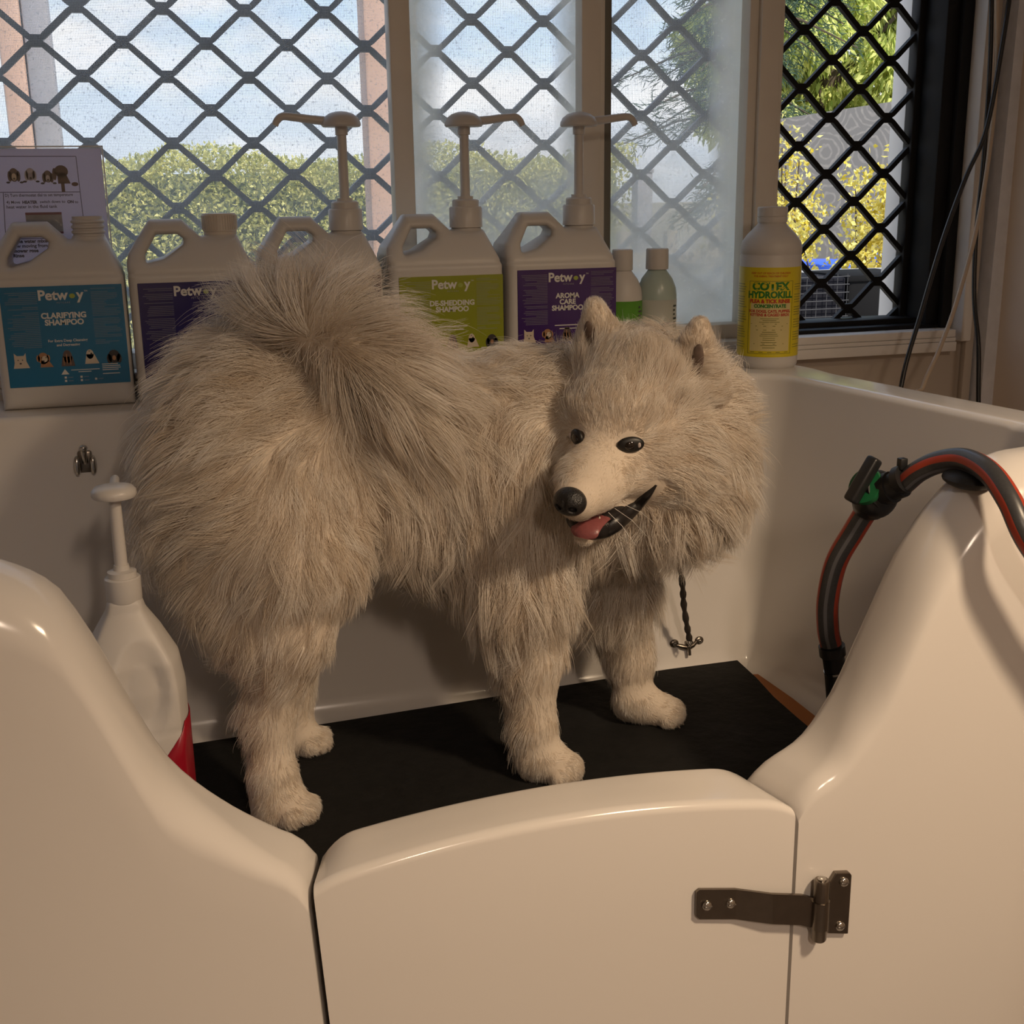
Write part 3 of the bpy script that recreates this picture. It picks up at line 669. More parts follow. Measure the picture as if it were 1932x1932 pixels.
# ---------------------------------------------------------------- jerrycans
CANW, CAND = .185, .126
SIL = [(0, 0), (CANW, 0), (CANW, .190), (.164, .241), (.109, .241), (.084, .267), (.036, .267), (.003, .218), (0, .205)]
HOLE = [(.024, .219), (.043, .249), (.077, .249), (.089, .240), (.086, .227), (.056, .207), (.029, .200), (.023, .206)]
def can_sdf(P):
    x, y, z = P.T; q = np.stack([x, z], 1)
    a = poly_sdf(q, SIL)
    c = poly_sdf(q, HOLE) + .004
    d = np.interp(z, [-.01, .0, .186, .192, .20, .241, .268], [CAND / 2] * 3 + [CAND / 2 - .003, CAND / 2 - .006, .031, .021])
    side = np.abs(y) - d
    body = smax(a + .004, side + .004, .016) - .004
    groove = np.exp(-((z - .191) / .0022) ** 2) * .0012
    body = body + groove
    body = smax(body, -(np.maximum(c, np.abs(y) - .2)), .012)
    neck = np.maximum(np.hypot(x - .140, y) - .0235, np.abs(z - .236) - .010)
    return smin(body, neck, .004)
canP, canQ = surface_nets(can_sdf, (-.008, -CAND / 2 - .008, -.008), (CANW + .008, CAND / 2 + .008, .276), .0032, 3)
canP = canP - np.array((CANW / 2, 0, 0))
can_body = np_mesh('body', canP, canQ, M_plastic); can_me = can_body.data; bpy.data.objects.remove(can_body)
NX, NZ = .140 - CANW / 2, .245
def LM(x, z, y): return Matrix.Translation((x, y, z)) @ Matrix.Rotation(math.radians(90), 4, 'X')
def flat(name, polys, y, m, parent, kind=None, th=.00025):
    """Thin printed shapes lying on the label plane; polys in (x, z)."""
    b = MB()
    for p in polys: b.prism(p, y - th, y)
    o = b.build(name, m, parent, smooth=False)
    return tag(o, kind=kind)
def ell(cx, cz, rx, rz, n=14, a0=0): return [(cx + rx * math.cos(2 * math.pi * k / n + a0), cz + rz * math.sin(2 * math.pi * k / n + a0)) for k in range(n)]
def rect(x0, z0, x1, z1): return [(x0, z0), (x1, z0), (x1, z1), (x0, z1)]
def fine_lines(x0, x1, z0, z1, pitch, r, align='L'):
    out = []; z = z1
    while z > z0:
        ln = (x1 - x0) * (r.uniform(.35, .6) if r.random() < .2 else r.uniform(.8, 1.0))
        if r.random() > .1: out.append(rect(x0, z, x0 + ln, z + pitch * .38) if align == 'L' else rect(x1 - ln, z, x1, z + pitch * .38))
        z -= pitch
    return out
M_ink = mat('label_white_ink', (.62, .60, .56), rough=.4); M_leafgreen = mat('label_leaf_green', (.30, .36, .05), rough=.4)
M_dogs = [mat('print_cream', (.55, .46, .36), rough=.4), mat('print_tan', (.34, .17, .08), rough=.4), mat('print_brown', (.10, .065, .055), rough=.4), mat('print_dark', (.025, .02, .02), rough=.4)]
def printed_dogs(parent, y, x0, x1, z, s=1.0):
    """Row of five small dog portraits on the label."""
    xs = np.linspace(x0, x1, 5)
    x = xs[0]; flat('dog_print', [[(x - .010 * s, z - .010 * s), (x + .012 * s, z - .010 * s), (x + .008 * s, z), (x + .008 * s, z + .012 * s), (x + .005 * s, z + .008 * s), (x - .004 * s, z + .008 * s), (x - .008 * s, z + .012 * s), (x - .008 * s, z - .002 * s)]], y, M_dogs[0], parent)
    flat('dog_print', [ell(x - .003 * s, z + .002 * s, .0009, .0009, 8), ell(x + .003 * s, z + .002 * s, .0009, .0009, 8), ell(x, z - .003 * s, .0016, .0013, 8)], y - .0004, M_dogs[3], parent)
    x = xs[1]; flat('dog_print', [ell(x - .001, z + .003, .0075, .0085), [(x - .006, z - .010), (x + .012, z - .010), (x + .006, z), (x - .004, z)], ell(x - .008, z + .003, .0025, .005), ell(x + .006, z + .003, .0025, .005)], y, M_dogs[1], parent)
    flat('dog_print', [ell(x + .001, z + .002, .004, .0045)], y - .0004, M_dogs[0], parent); flat('dog_print', [ell(x - .001, z - .001, .0014, .0012, 8), ell(x - .003, z + .004, .0008, .0008, 8), ell(x + .003, z + .004, .0008, .0008, 8)], y - .0007, M_dogs[3], parent)
    x = xs[2]; flat('dog_print', [ell(x, z + .004, .0065, .0095), [(x - .0095, z - .010), (x + .0095, z - .010), (x + .007, z + .004), (x - .007, z + .004)]], y, M_dogs[2], parent); flat('dog_print', [rect(x - .0018, z - .006, x - .0005, z + .008), rect(x + .003, z - .008, x + .0042, z + .004), rect(x - .006, z - .008, x - .005, z + .003)], y - .0004, M_dogs[1], parent)
    x = xs[3]; flat('dog_print', [ell(x - .001, z + .006, .0052, .007), [(x - .009, z - .008), (x + .011, z - .008), (x + .005, z + .006), (x - .006, z + .006)]], y, M_dogs[0], parent); flat('dog_print', [ell(x + .001, z + .007, .0014, .0012, 8), ell(x - .0015, z + .0105, .0008, .0008, 8)], y - .0004, M_dogs[3], parent)
    x = xs[4]; flat('dog_print', [ell(x, z + .001, .0085, .010), ell(x - .007, z - .002, .0035, .007), ell(x + .007, z - .002, .0035, .007)], y, M_dogs[3], parent); flat('dog_print', [ell(x, z - .001, .0026, .0036)], y - .0004, M_dogs[1], parent)
def pump(root, x, z, yaw, s=1.0):
    """Collar, stem and dome head with a drooping spout, turned by yaw."""
    MB().lathe([(.0265 * s, 0), (.0265 * s, .030 * s), (.0245 * s, .0325 * s)], (x, 0, z), 36).build('collar', M_cap, root)
    MB().lathe([(.0215 * s, .0325 * s), (.0215 * s, .0415 * s), (.0195 * s, .0435 * s), (.0125 * s, .0440 * s), (.0125 * s, .0485 * s)], (x, 0, z), 30).build('upper_collar', M_cap, root)
    b = MB(); b.lathe([(.0078 * s, .046 * s), (.0074 * s, .142 * s), (.0098 * s, .1425 * s), (.0098 * s, .156 * s)], (x, 0, z), 20); b.build('stem', M_cap, root)
    h = MB(); h.lathe([(.011 * s, .1550 * s), (.0285 * s, .1545 * s), (.0305 * s, .1570 * s), (.0300 * s, .1610 * s), (.026 * s, .1685 * s), (.0185 * s, .1740 * s), (.009 * s, .1768 * s), (.002 * s, .1775 * s)], (0, 0, 0), 36)
    pts = smooth_path([(.020 * s, 0, .163 * s), (.045 * s, 0, .1655 * s), (.072 * s, 0, .1690 * s), (.088 * s, 0, .1700 * s), (.096 * s, 0, .1650 * s), (.1005 * s, 0, .1570 * s)], 5)
    h.tube(pts, [.0068 * s - .0018 * s * i / len(pts) for i in range(len(pts))], 12)
    o = h.build('pump_head', M_cap, root); o.location = (x, 0, z); o.rotation_euler = (0, 0, yaw)
def jerrycan(x, y, z, rz, label, bg, title, top='pump', yaw=0, lx=(-.079, .0885), lz=(.034, .178), dogs=True, sub=None):
    e = empty('jerrycan', (x, y, z), rz, label, 'bottle', 'white jerrycans along the bath rim')
    link('body', can_me, None, e)
    if top == 'pump': pump(e, NX, NZ, yaw)
    elif top == 'cap':
        b = MB(); b.lathe([(.0245, -.002), (.0245, .002), (.0255, .003), (.0255, .027), (.024, .029), (.004, .0295)], (NX, 0, NZ), 40)
        for k in range(40): a = k / 40 * 2 * math.pi; b.box((-.0008, -.0255 - .0010, .005), (.0008, -.025, .026), M=Matrix.Translation((NX, 0, NZ)) @ Matrix.Rotation(a, 4, 'Z'))
        b.build('cap', mat('cream_cap', (.60, .54, .47), rough=.4), e)
    else:
        pr = [(.0215, -.004), (.0225, 0)]
        for k in range(3): pr += [(.0215, .003 + k * .0075), (.0240, .005 + k * .0075), (.0240, .007 + k * .0075), (.0215, .009 + k * .0075)]
        pr += [(.0215, .0285), (.0185, .0285), (.0180, .004)]
        MB().lathe(pr, (NX, 0, NZ), 36).build('open_neck', M_plastic, e)
    yf = -CAND / 2
    lb = MB(); lb.box((lx[0], yf - .0012, lz[0]), (lx[1], yf + .001, lz[1]), .0004, 1); lab = lb.build('label', bg, e, smooth=False)
    y1 = yf - .0012; cx = (lx[0] + lx[1]) / 2 + .0; zt = lz[1]; r = np.random.default_rng(len(title) + 5)
    text_mesh('brand_lettering', 'Petw', .0200, LM(cx - .0125, zt - .0135, y1 - .0003), M_ink, lab, .0006)
    text_mesh('brand_lettering', 'y', .0200, LM(cx + .0250, zt - .0135, y1 - .0003), M_ink, lab, .0006)
    flat('brand_leaf', [ell(cx + .0142, zt - .0148, .0042, .0036, 8, math.pi / 8)], y1, M_leafgreen, lab)
    text_mesh('trademark', 'TM', .0034, LM(cx + .0335, zt - .0085, y1 - .0003), M_ink, lab)
    text_mesh('brand_lettering', 'P E T C A R E', .0032, LM(cx + .0015, zt - .0240, y1 - .0003), mat('label_grey_ink', (.30, .30, .29)), lab)
    for k, ln in enumerate(title): text_mesh('lettering', ln, .0112, LM(cx, zt - .0425 - k * .0098, y1 - .0003), M_ink, lab, .00045, 1.0)
    zt2 = zt - .047 - len(title) * .0108
    if title and not sub: flat('fine_print', [rect(cx - .022, zt2 - .011, cx + .024, zt2 - .0095), rect(cx - .014, zt2 - .0165, cx + .018, zt2 - .015)], y1, M_ink, lab, 'stuff')
    if sub:
        for k, ln in enumerate(sub): text_mesh('lettering', ln, .0052, LM(cx + .002, zt2 - .010 - k * .0062, y1 - .0003), M_ink, lab, .0001)
    Mp = mat('label_fine_' + bg.name, tuple(c * .55 + .12 for c in bg.diffuse_color[:3]), rough=.4)
    zb = lz[0] + .057
    flat('fine_print', fine_lines(lx[0] + .006, cx - .034, zb, zt - .009, .0026, r, 'R') + fine_lines(cx + .040, lx[1] - .004, zb, zt - .006, .0024, r), y1, Mp, lab, 'stuff')
    if dogs: printed_dogs(lab, y1, lx[0] + .018, lx[1] - .020, lz[0] + .038)
    flat('emblem', [[(cx - .012, lz[0] + .016), (cx - .0065, lz[0] + .024), (cx - .001, lz[0] + .016)]], y1, M_ink, lab)
    flat('fine_print', [rect(cx + .002, lz[0] + .0215, cx + .042, lz[0] + .0225), rect(cx + .012, lz[0] + .0185, cx + .030, lz[0] + .0195)] + fine_lines(lx[1] - .038, lx[1] - .010, lz[0] + .012, lz[0] + .028, .0028, r), y1, M_ink, lab, 'stuff')
    for k, (dx, dz) in enumerate(((-.008, .010), (-.008, .005), (.014, .010), (.014, .005), (.034, .006))): flat('tick_box', [rect(cx + dx, lz[0] + dz, cx + dx + .003, lz[0] + dz + .003)], y1, M_ink, lab); flat('fine_print', [rect(cx + dx + .005, lz[0] + dz + .0008, cx + dx + .012, lz[0] + dz + .002)], y1, Mp, lab, 'stuff')
    return e
def lmat(name, c): m = mat(name, c, rough=.22, spec=.6); m.diffuse_color = (*c, 1); return m
L_teal = lmat('label_teal', (.003, .13, .27)); L_navy = lmat('label_navy', (.018, .012, .10)); L_lime = lmat('label_lime', (.25, .28, .016)); L_violet = lmat('label_violet', (.040, .010, .115)); L_wine = lmat('label_wine', (.05, .012, .02))
CY0 = 1.885 + CAND / 2
jerrycan(-.137, CY0 - .003, ZR, 0, 'white jerrycan with teal label and open uncapped neck at far left', L_teal, ['CLARIFYING', 'SHAMPOO'], 'open', sub=['For Extra Deep Cleansing', 'and Degreasing'])
jerrycan(.0535, CY0 + .002, ZR, 0, 'white jerrycan with navy label and ribbed screw cap', L_navy, [], 'cap', lx=(-.080, .086), lz=(.034, .177), dogs=False)
jerrycan(.247, CY0 + .002, ZR, 0, 'white jerrycan behind the dog\'s tail, pump spout pointing left', L_wine, [], 'pump', math.pi - .06, lx=(-.080, .088), lz=(.034, .178), dogs=False)
jerrycan(.441, CY0, ZR, 0, 'white pump jerrycan with lime green label', L_lime, ['DE-SHEDDING', 'SHAMPOO'], 'pump', .10, lx=(-.078, .090), lz=(.030, .173))
jerrycan(.632, CY0 - .004, ZR, 0, 'white pump jerrycan with deep violet label', L_violet, ['AROMA', 'CARE', 'SHAMPOO'], 'pump', .06, lx=(-.078, .090), lz=(.034, .178))
# small bottles behind the dog's head
M_mint = mat('mint_bottle', (.36, .44, .40), rough=.3)
def small_bottle(x, y, cap_r, body_m, lab_m, label):
    e = empty('small_bottle', (x, y, ZR), label=label, cat='bottle', group='two small bottles on the bath rim')
    MB().lathe([(.030, 0), (.034, .004), (.034, .125), (.0325, .137), (.026, .153), (.0185, .163), (.015, .168), (.015, .172)], n=32).build('body', body_m, e)
    MB().lathe([(cap_r, .168), (cap_r + .0006, .169), (cap_r + .0003, .201), (cap_r - .001, .2025), (.002, .203)], n=32).build('cap', M_cap, e)
    b = MB(); n = 24
    ring = [[b.bm.verts.new((.0344 * math.sin(a), -.0344 * math.cos(a), z)) for a in np.linspace(-1.9, 1.9, n)] for z in (.02, .118)]
    for k in range(n - 1): b.bm.faces.new((ring[0][k], ring[0][k + 1], ring[1][k + 1], ring[1][k]))
    o = b.build('label', lab_m, e); sm = o.modifiers.new('s', 'SOLIDIFY'); sm.thickness = .0006
    b = MB(); r = np.random.default_rng(int(x * 100))
    for k in range(9):
        a1 = .55 + r.uniform(.1, .3); vv = [[b.bm.verts.new((.0352 * math.sin(a), -.0352 * math.cos(a), zz)) for a in np.linspace(.55, a1, 4)] for zz in (.05 + k * .007, .053 + k * .007)]
        for q in range(3): b.bm.faces.new((vv[0][q], vv[0][q + 1], vv[1][q + 1], vv[1][q]))
    tag(b.build('fine_print', mat('small_print_ink', (.06, .07, .06)), o, smooth=False), kind='stuff')
small_bottle(.7605, 1.952, .0172, M_plastic, mat('label_green', (.10, .28, .03), rough=.25), 'small white bottle with green label, half behind the violet-labelled jerrycan')
small_bottle(.823, 1.95, .0188, M_mint, mat('label_pale', (.46, .47, .42), rough=.35), 'small mint green bottle with white cap and pale label')
# yellow-labelled rinse bottle on the back right corner
hb = empty('rinse_bottle', (1.008, 1.895, ZR), label='tall white round bottle with yellow flea rinse label on the bath corner', cat='bottle')
MB().lathe([(.046, 0), (.0505, .005), (.0515, .012), (.0515, .188), (.0505, .190), (.0505, .1915), (.0515, .193), (.0515, .203), (.049, .212), (.040, .224), (.030, .234), (.0245, .240), (.0235, .242), (.0225, .248)], n=48).build('body', M_plastic, hb)
MB().lathe([(.0245, .243), (.0250, .245), (.0250, .252), (.0243, .2525), (.0243, .253), (.0250, .2535), (.0250, .267), (.0235, .2685), (.003, .269)], n=40).build('cap', M_cap, hb)
def wrap(name, r, a0, a1, z0, z1, m, parent, th=.0004):
    b = MB(); n = max(3, int(abs(a1 - a0) / .06)); rg = [[b.bm.verts.new((rr * math.sin(a), -rr * math.cos(a), z)) for a in np.linspace(a0, a1, n)] for rr, z in ((r, z0), (r, z1), (r + th, z1), (r + th, z0))]
    for i in range(4):
        for k in range(n - 1): b.bm.faces.new((rg[i][k], rg[i][k + 1], rg[(i + 1) % 4][k + 1], rg[(i + 1) % 4][k]))
    return b.build(name, m, parent, angle=30)
M_ylw = mat('label_yellow', (.62, .50, .012), rough=.28, spec=.6); M_cream = mat('label_cream', (.60, .50, .22), rough=.3); M_gr = mat('print_green', (.02, .17, .02), rough=.35); M_rd = mat('print_red', (.42, .035, .02), rough=.35); M_og = mat('print_orange', (.50, .16, .01), rough=.35); M_ol = mat('print_olive', (.17, .17, .03), rough=.35)
yl = wrap('label', .0516, -2.6, 2.6, .0215, .171, M_ylw, hb)
HA = -.45   # the label's centre line is turned towards the room
def curved_text(s, size, z, m, bold=.0002, sx=1.0, a=HA, r=.05215):
    o = text_mesh('lettering', s, size, Matrix.Identity(4), m, yl, bold, sx)
    for v in o.data.vertices:
        x, y = v.co.x, v.co.y; t = a + x / r; v.co = (r * math.sin(t), -r * math.cos(t), z + y)
    return o
wrap('cream_panel', .0520, HA - .64, HA + .70, .032, .112, M_cream, yl, .0001)
def frame_line(a0, a1, z0, z1): wrap('border_line', .0522, a0, a1, z0, z1, M_ol, yl, .0001)
frame_line(HA - .72, HA - .705, .027, .148); frame_line(HA + .765, HA + .78, .027, .148); frame_line(HA - .72, HA + .78, .148, .1487); frame_line(HA - .72, HA + .78, .027, .0277)
curved_text('KEEP OUT OF REACH OF CHILDREN', .0042, .1615, M_og); curved_text('FOR ANIMAL TREATMENT ONLY', .0040, .1565, M_og)
curved_text('COTEX', .0175, .1395, M_gr, .0009, 1.08); curved_text('HYDROKILL', .0150, .1255, M_gr, .0008, .98)
curved_text('FLEA & TICK RINSE', .0086, .1150, M_rd, .0005, .98); curved_text('CONCENTRATE', .0076, .1070, M_gr, .0005, 1.0)
curved_text('FOR DOGS, CATS, PUPPIES,', .0062, .0985, M_rd, .0003, .98); curved_text('KITTENS & CAGED BIRDS', .0062, .0925, M_rd, .0003, .98)
b = MB(); r9 = np.random.default_rng(9)
def pline(a0, a1, z, hh=.0009):
    n = 4; vv = [[b.bm.verts.new((.0524 * math.sin(a), -.0524 * math.cos(a), zz)) for a in np.linspace(a0, a1, n)] for zz in (z, z + hh)]
    for k in range(n - 1): b.bm.faces.new((vv[0][k], vv[0][k + 1], vv[1][k + 1], vv[1][k]))
for k, (w_, z) in enumerate([(.30, .086), (.22, .083), (.33, .080), (.62, .077), (.45, .0735), (.42, .067), (.22, .0635), (.27, .060), (.30, .057), (.20, .0535), (.20, .050), (.25, .046), (.50, .0435), (.26, .041), (.20, .037)]): pline(HA - w_, HA + w_, z)
for k in range(26):
    if k % 6 != 4: pline(HA - 1.42, HA - .82 - r9.uniform(0, .12), .142 - k * .0042)
    if k % 5 != 3: pline(HA + .86, HA + 1.3, .142 - k * .0042)
for k in range(5): pline(HA - .6 + k * .28, HA - .6 + k * .28 + .14, .0295)
tag(b.build('fine_print', M_ol, yl), kind='stuff')

# instruction sheet in a clear stand behind the first jerrycan
def paper_mat():
    m = bpy.data.materials.new('paper'); m.use_nodes = True; nt = m.node_tree; nt.nodes.clear(); N = nt.nodes.new
    o = N('ShaderNodeOutputMaterial'); mx = N('ShaderNodeMixShader'); d = N('ShaderNodeBsdfDiffuse'); t = N('ShaderNodeBsdfTranslucent'); mx.inputs[0].default_value = .58
    d.inputs[0].default_value = (.72, .70, .74, 1); t.inputs[0].default_value = (.74, .71, .84, 1)
    nt.links.new(d.outputs[0], mx.inputs[1]); nt.links.new(t.outputs[0], mx.inputs[2]); nt.links.new(mx.outputs[0], o.inputs[0]); return m
s0, s1 = at(-190, 281, 2.03), at(190, 283, 2.03); sh = empty('instruction_sheet', (s1[0], 2.026, ZS + .002), label='white printed instruction sheet with dog pictures in a clear stand', cat='sign')
H_ = s1[2] - ZS; Wd = s1[0] - s0[0]
M_paper = paper_mat(); M_pk = mat('print_black', (.05, .045, .06)); M_maroon = mat('print_maroon', (.14, .03, .06)); M_photo = mat('print_photo', (.26, .27, .30), noise=.4, scale=80)
clear = bpy.data.materials.new('clear_acrylic'); clear.use_nodes = True; nt = clear.node_tree; nt.nodes.clear()
o_ = nt.nodes.new('ShaderNodeOutputMaterial'); mxs = nt.nodes.new('ShaderNodeMixShader'); t_ = nt.nodes.new('ShaderNodeBsdfTransparent'); g_ = nt.nodes.new('ShaderNodeBsdfGlossy'); g_.inputs['Roughness'].default_value = .08; mxs.inputs[0].default_value = .05
nt.links.new(t_.outputs[0], mxs.inputs[1]); nt.links.new(g_.outputs[0], mxs.inputs[2]); nt.links.new(mxs.outputs[0], o_.inputs[0])
stand = MB(); stand.box((-Wd - .004, -.0035, 0), (.003, -.0025, H_ + .004), .0003, 1); stand.box((-Wd - .004, .001, 0), (.003, .002, H_ + .004), .0003, 1); stand.box((-Wd - .004, -.0035, -.001), (.003, .03, .001)); stand.build('clear_stand', clear, sh, smooth=False)
edge = mat('acrylic_edge', (.62, .64, .66), rough=.3); MB().box((-Wd - .004, -.0036, H_ + .0025), (.003, .0021, H_ + .0042)).build('stand_edge', edge, sh, smooth=False); MB().box((.0018, -.0036, 0), (.0034, .0021, H_ + .004)).build('stand_edge', edge, sh, smooth=False)
pp = MB().box((-Wd, -.0015, .001), (.0, -.0008, H_)).build('paper', M_paper, sh, smooth=False)
def PX(px, py): p = at(px, py, 2.024); return p[0] - sh.location.x, p[2] - sh.location.z
def pline2(name, a, b_, w, m=M_pk):
    (x0, z0), (x1, z1) = PX(*a), PX(*b_); dx, dz = x1 - x0, z1 - z0; l = math.hypot(dx, dz); nx, nz = -dz / l * w, dx / l * w
    flat(name, [[(x0 + nx, z0 + nz), (x1 + nx, z1 + nz), (x1 - nx, z1 - nz), (x0 - nx, z0 - nz)]], -.0015, m, pp)
for a, b_ in (((-190, 295), (143, 295)), ((143, 295), (157, 410)), ((-190, 364), (151, 362)), ((6, 364), (12, 470)), ((28, 451), (98, 450)), ((16, 450), (22, 520))): pline2('ruled_line', a, b_, .0005)
def ptext(s, px, py, size, bold=0, m=M_pk, sx=1): x, z = PX(px, py); text_mesh('lettering', s, size, LM(x, z, -.0019), m, pp, bold, sx, 'LEFT')
ptext('D) Turn thermostat dial to set temperature', 9, 369, .0062, .0001, sx=.88)
ptext('4) Move', 12, 382, .0058, .0001); ptext('HEATER', 42, 382, .0058, .0003); ptext('switch down to', 75, 381, .0058, .0001); ptext('ON', 127, 381, .0058, .0003); ptext('to', 141, 381, .0058, .0001)
ptext('heat water in the fluid tank', 12, 391, .0066, .0001); ptext('The water mixed with', 28, 456, .0072, .0003); ptext('now moving from the', 22, 465, .0072, .0002); ptext('shower rose', 24, 474, .0072, .0003); ptext('Rinse', 25, 483, .0072, .0003)
x0, z0 = PX(52, 442); x1, z1 = PX(116, 400); flat('photo_print', [rect(x0, z0, x1, z1)], -.0015, M_photo, pp); flat('photo_print', [rect(x0, z1 - .0035, x1, z1), rect(x0, z0, x1, z0 + .003)], -.0019, M_maroon, pp)
def pdog(px, py, s, m1, m2, k):
    x, z = PX(px, py); flat('dog_print', [ell(x, z, .007 * s, .010 * s), ell(x - .006 * s, z - .002, .003 * s, .008 * s), ell(x + .006 * s, z - .002, .003 * s, .008 * s)], -.0015, m1, pp)
    flat('dog_print', [ell(x, z - .003 * s, .0035 * s, .0055 * s), ell(x, z - .006 * s, .0018, .0014, 8)], -.0019, m2, pp); flat('dog_print', [ell(x - .009 * s, z - .011 * s, .003, .0015, 8), ell(x + .010 * s, z - .011 * s, .003, .0015, 8), ell(x, z - .005 * s, .0012, .001, 8)], -.0022, M_dogs[3], pp)
pdog(26, 330, 1.0, M_dogs[2], M_dogs[0], 0); pdog(57, 329, .95, mat('print_white', (.46, .43, .46)), M_paper, 1); pdog(90, 333, .9, M_dogs[2], mat('print_white', (.46, .43, .46)), 2)
x, z = PX(116, 331); flat('dog_print', [ell(x, z + .006, .010, .009), [(x - .006, z - .012), (x + .012, z - .012), (x + .006, z + .004), (x - .006, z + .004)], rect(x - .002, z - .024, x + .003, z - .010), ell(x + .018, z - .013, .005, .003), ell(x - .010, z + .002, .003, .009)], -.0015, mat('print_choc', (.07, .03, .02)), pp)

# pump bottle standing inside the bath at left
PBX, PBY = -.067, 1.425
def jug_sdf(P):
    x, y, z = P.T
    hw = np.interp(z, [0, .22, .255, .29, .315, .335], [.063, .063, .058, .040, .024, .0185]); r = np.hypot(x, y * 1.05) - hw
    q = np.maximum(np.abs(x) - hw * .93, np.abs(y) - hw * .86)
    b = r * .5 + q * .5
    a1 = (x * .86 - y * .5); a2 = (-x * .2 - y * .98)       # recessed grip panel facing the front right
    pn_ = np.sqrt(((x - .012) / .032) ** 2 + ((z - .225) / .062) ** 2) - 1
    b = b + np.where(y < 0, .010 * np.clip(-pn_ * 2.2, 0, 1), 0)
    g = np.exp(-((z - (.172 + .25 * np.minimum(0, -(x - .0) ** 2 * 0)) ) / .0025) ** 2) * .0010
    b = b + g
    return smax(smax(b, -z + .0, .012), z - .33, .004)
jP, jQ = surface_nets(jug_sdf, (-.08, -.08, -.01), (.08, .08, .34), .0042, 3)
jb = empty('pump_bottle', (PBX, PBY, MTOP), label='white pump bottle with red label standing inside the bath by the left wall', cat='bottle')
np_mesh('body', jP, jQ, M_plastic, jb); 
MB().lathe([(.0195, .326), (.0205, .328), (.0205, .354), (.0190, .3555)], n=32).build('collar', M_cap, jb)
MB().lathe([(.0165, .3555), (.0165, .362), (.0095, .364), (.0085, .370)], n=28).build('upper_collar', M_cap, jb)
MB().lathe([(.0075, .366), (.0068, .446), (.0095, .4465), (.0095, .453)], n=20).build('stem', M_cap, jb)
hd_ = MB(); hd_.lathe([(.010, .452), (.0235, .451), (.0255, .454), (.0250, .459), (.021, .4635), (.012, .4655), (.002, .466)], n=36)
pts = smooth_path([(0, .012, .459), (0, .035, .460), (0, .058, .459), (0, .066, .455), (0, .070, .447)], 5); hd_.tube(pts, [.0058 - .001 * i / len(pts) for i in range(len(pts))], 12); hd_.build('pump_head', M_cap, jb)
def jug_r(a, z):
    s = np.linspace(.03, .08, 120); P = np.stack([s * math.sin(a), -s * math.cos(a), np.full(120, z)], 1); d = jug_sdf(P); i = np.argmax(d > 0); return s[i] + .0006
b = MB(); n = 30; zs = [.012, .06, .11, .15]; A = np.linspace(.42, 2.2, n); tops = [.135 + .045 * min(1, max(0, (a - .42) / .55)) for a in A]
gr = [[b.bm.verts.new(((rr := jug_r(a, .012 + (t - .012) * k / 6)) * math.sin(a), -rr * math.cos(a), .012 + (t - .012) * k / 6)) for a, t in zip(A, tops)] for k in range(7)]
for k in range(6):
    for i in range(n - 1): b.bm.faces.new((gr[k][i], gr[k][i + 1], gr[k + 1][i + 1], gr[k + 1][i]))
o = b.build('label', mat('label_red', (.30, .006, .018), rough=.3), jb); sm = o.modifiers.new('s', 'SOLIDIFY'); sm.thickness = .0008; sm.offset = 1

# hose over the right wing with its valve
M_hd = mat('hose_grey', (.045, .045, .048), rough=.35, noise=.3, scale=300); M_ho = mat('hose_orange', (.40, .045, .018), rough=.4); M_hg = mat('hose_light', (.13, .13, .14), rough=.3)
def hose_tube(name, pts, r, parent, rot=0):
    b = MB(); b.tube(smooth_path(pts, 10), r, 20, mi=lambda k: 1 if (k + rot) % 20 in (0, 1, 7, 8, 14, 15) else (2 if (k + rot) % 20 in (4, 11) else 0), up=(0.2, -1, .4)); return b.build(name, [M_hd, M_ho, M_hg], parent)
ho = empty('hose', (0, 0, 0), label='dark hose with orange stripes and shut-off valve draped over the right bath wall', cat='hose')
up = [at(1706, 912, 1.245), at(1735, 888, 1.225), at(1775, 871, 1.20), at(1822, 868, 1.165), at(1868, 893, 1.115), at(1905, 945, 1.075), at(1940, 1020, 1.05), at(2010, 1120, 1.04), at(2110, 1260, 1.03), np.array((1.075, 1.02, .80)), np.array((1.11, 1.0, .5)), np.array((1.13, .97, .2)), np.array((1.13, .90, .045)), np.array((1.10, .78, .015)), np.array((1.0, .55, .0145)), np.array((1.15, .30, .0145)), np.array((1.4, .2, .0145))]
hose_tube('upper_hose', up, .0135, ho, 6)
lo_ = [at(1640, 955, 1.30), at(1612, 1000, 1.315), at(1578, 1060, 1.33), at(1562, 1130, 1.335), at(1562, 1185, 1.335), at(1568, 1215, 1.335)]
hose_tube('lower_hose', lo_, .0145, ho, 9)
va, vb = at(1700, 916, 1.25), at(1618, 905, 1.30)
v0 = at(1648, 930, 1.285)
ax = (at(1706, 912, 1.245) - v0); ax /= np.linalg.norm(ax)
MB().tube([v0 - ax * .002, v0 + ax * .012, v0 + ax * .013, v0 + ax * .030, v0 + ax * .031, v0 + ax * .046], [.022, .024, .020, .020, .0175, .0165], 18).build('valve_collar', M_blackplastic, ho)
MB().ball(tuple(v0 + np.array((.004, 0, -.002))), (.028, .026, .031), 14).build('valve_body', M_blackplastic, ho)
e2 = at(1640, 958, 1.30); MB().tube([v0, (v0 + e2) / 2, e2, e2 + (e2 - v0) * .15], [.026, .0255, .021, .0175], 18).build('valve_elbow', M_blackplastic, ho)
fx = at(1634, 918, 1.28); fd = at(1585, 890, 1.262) - fx; fd /= np.linalg.norm(fd)
Mq = Vector(fd).to_track_quat('Z', 'X').to_matrix().to_4x4(); Mq.translation = Vector(fx)
LEV = -12
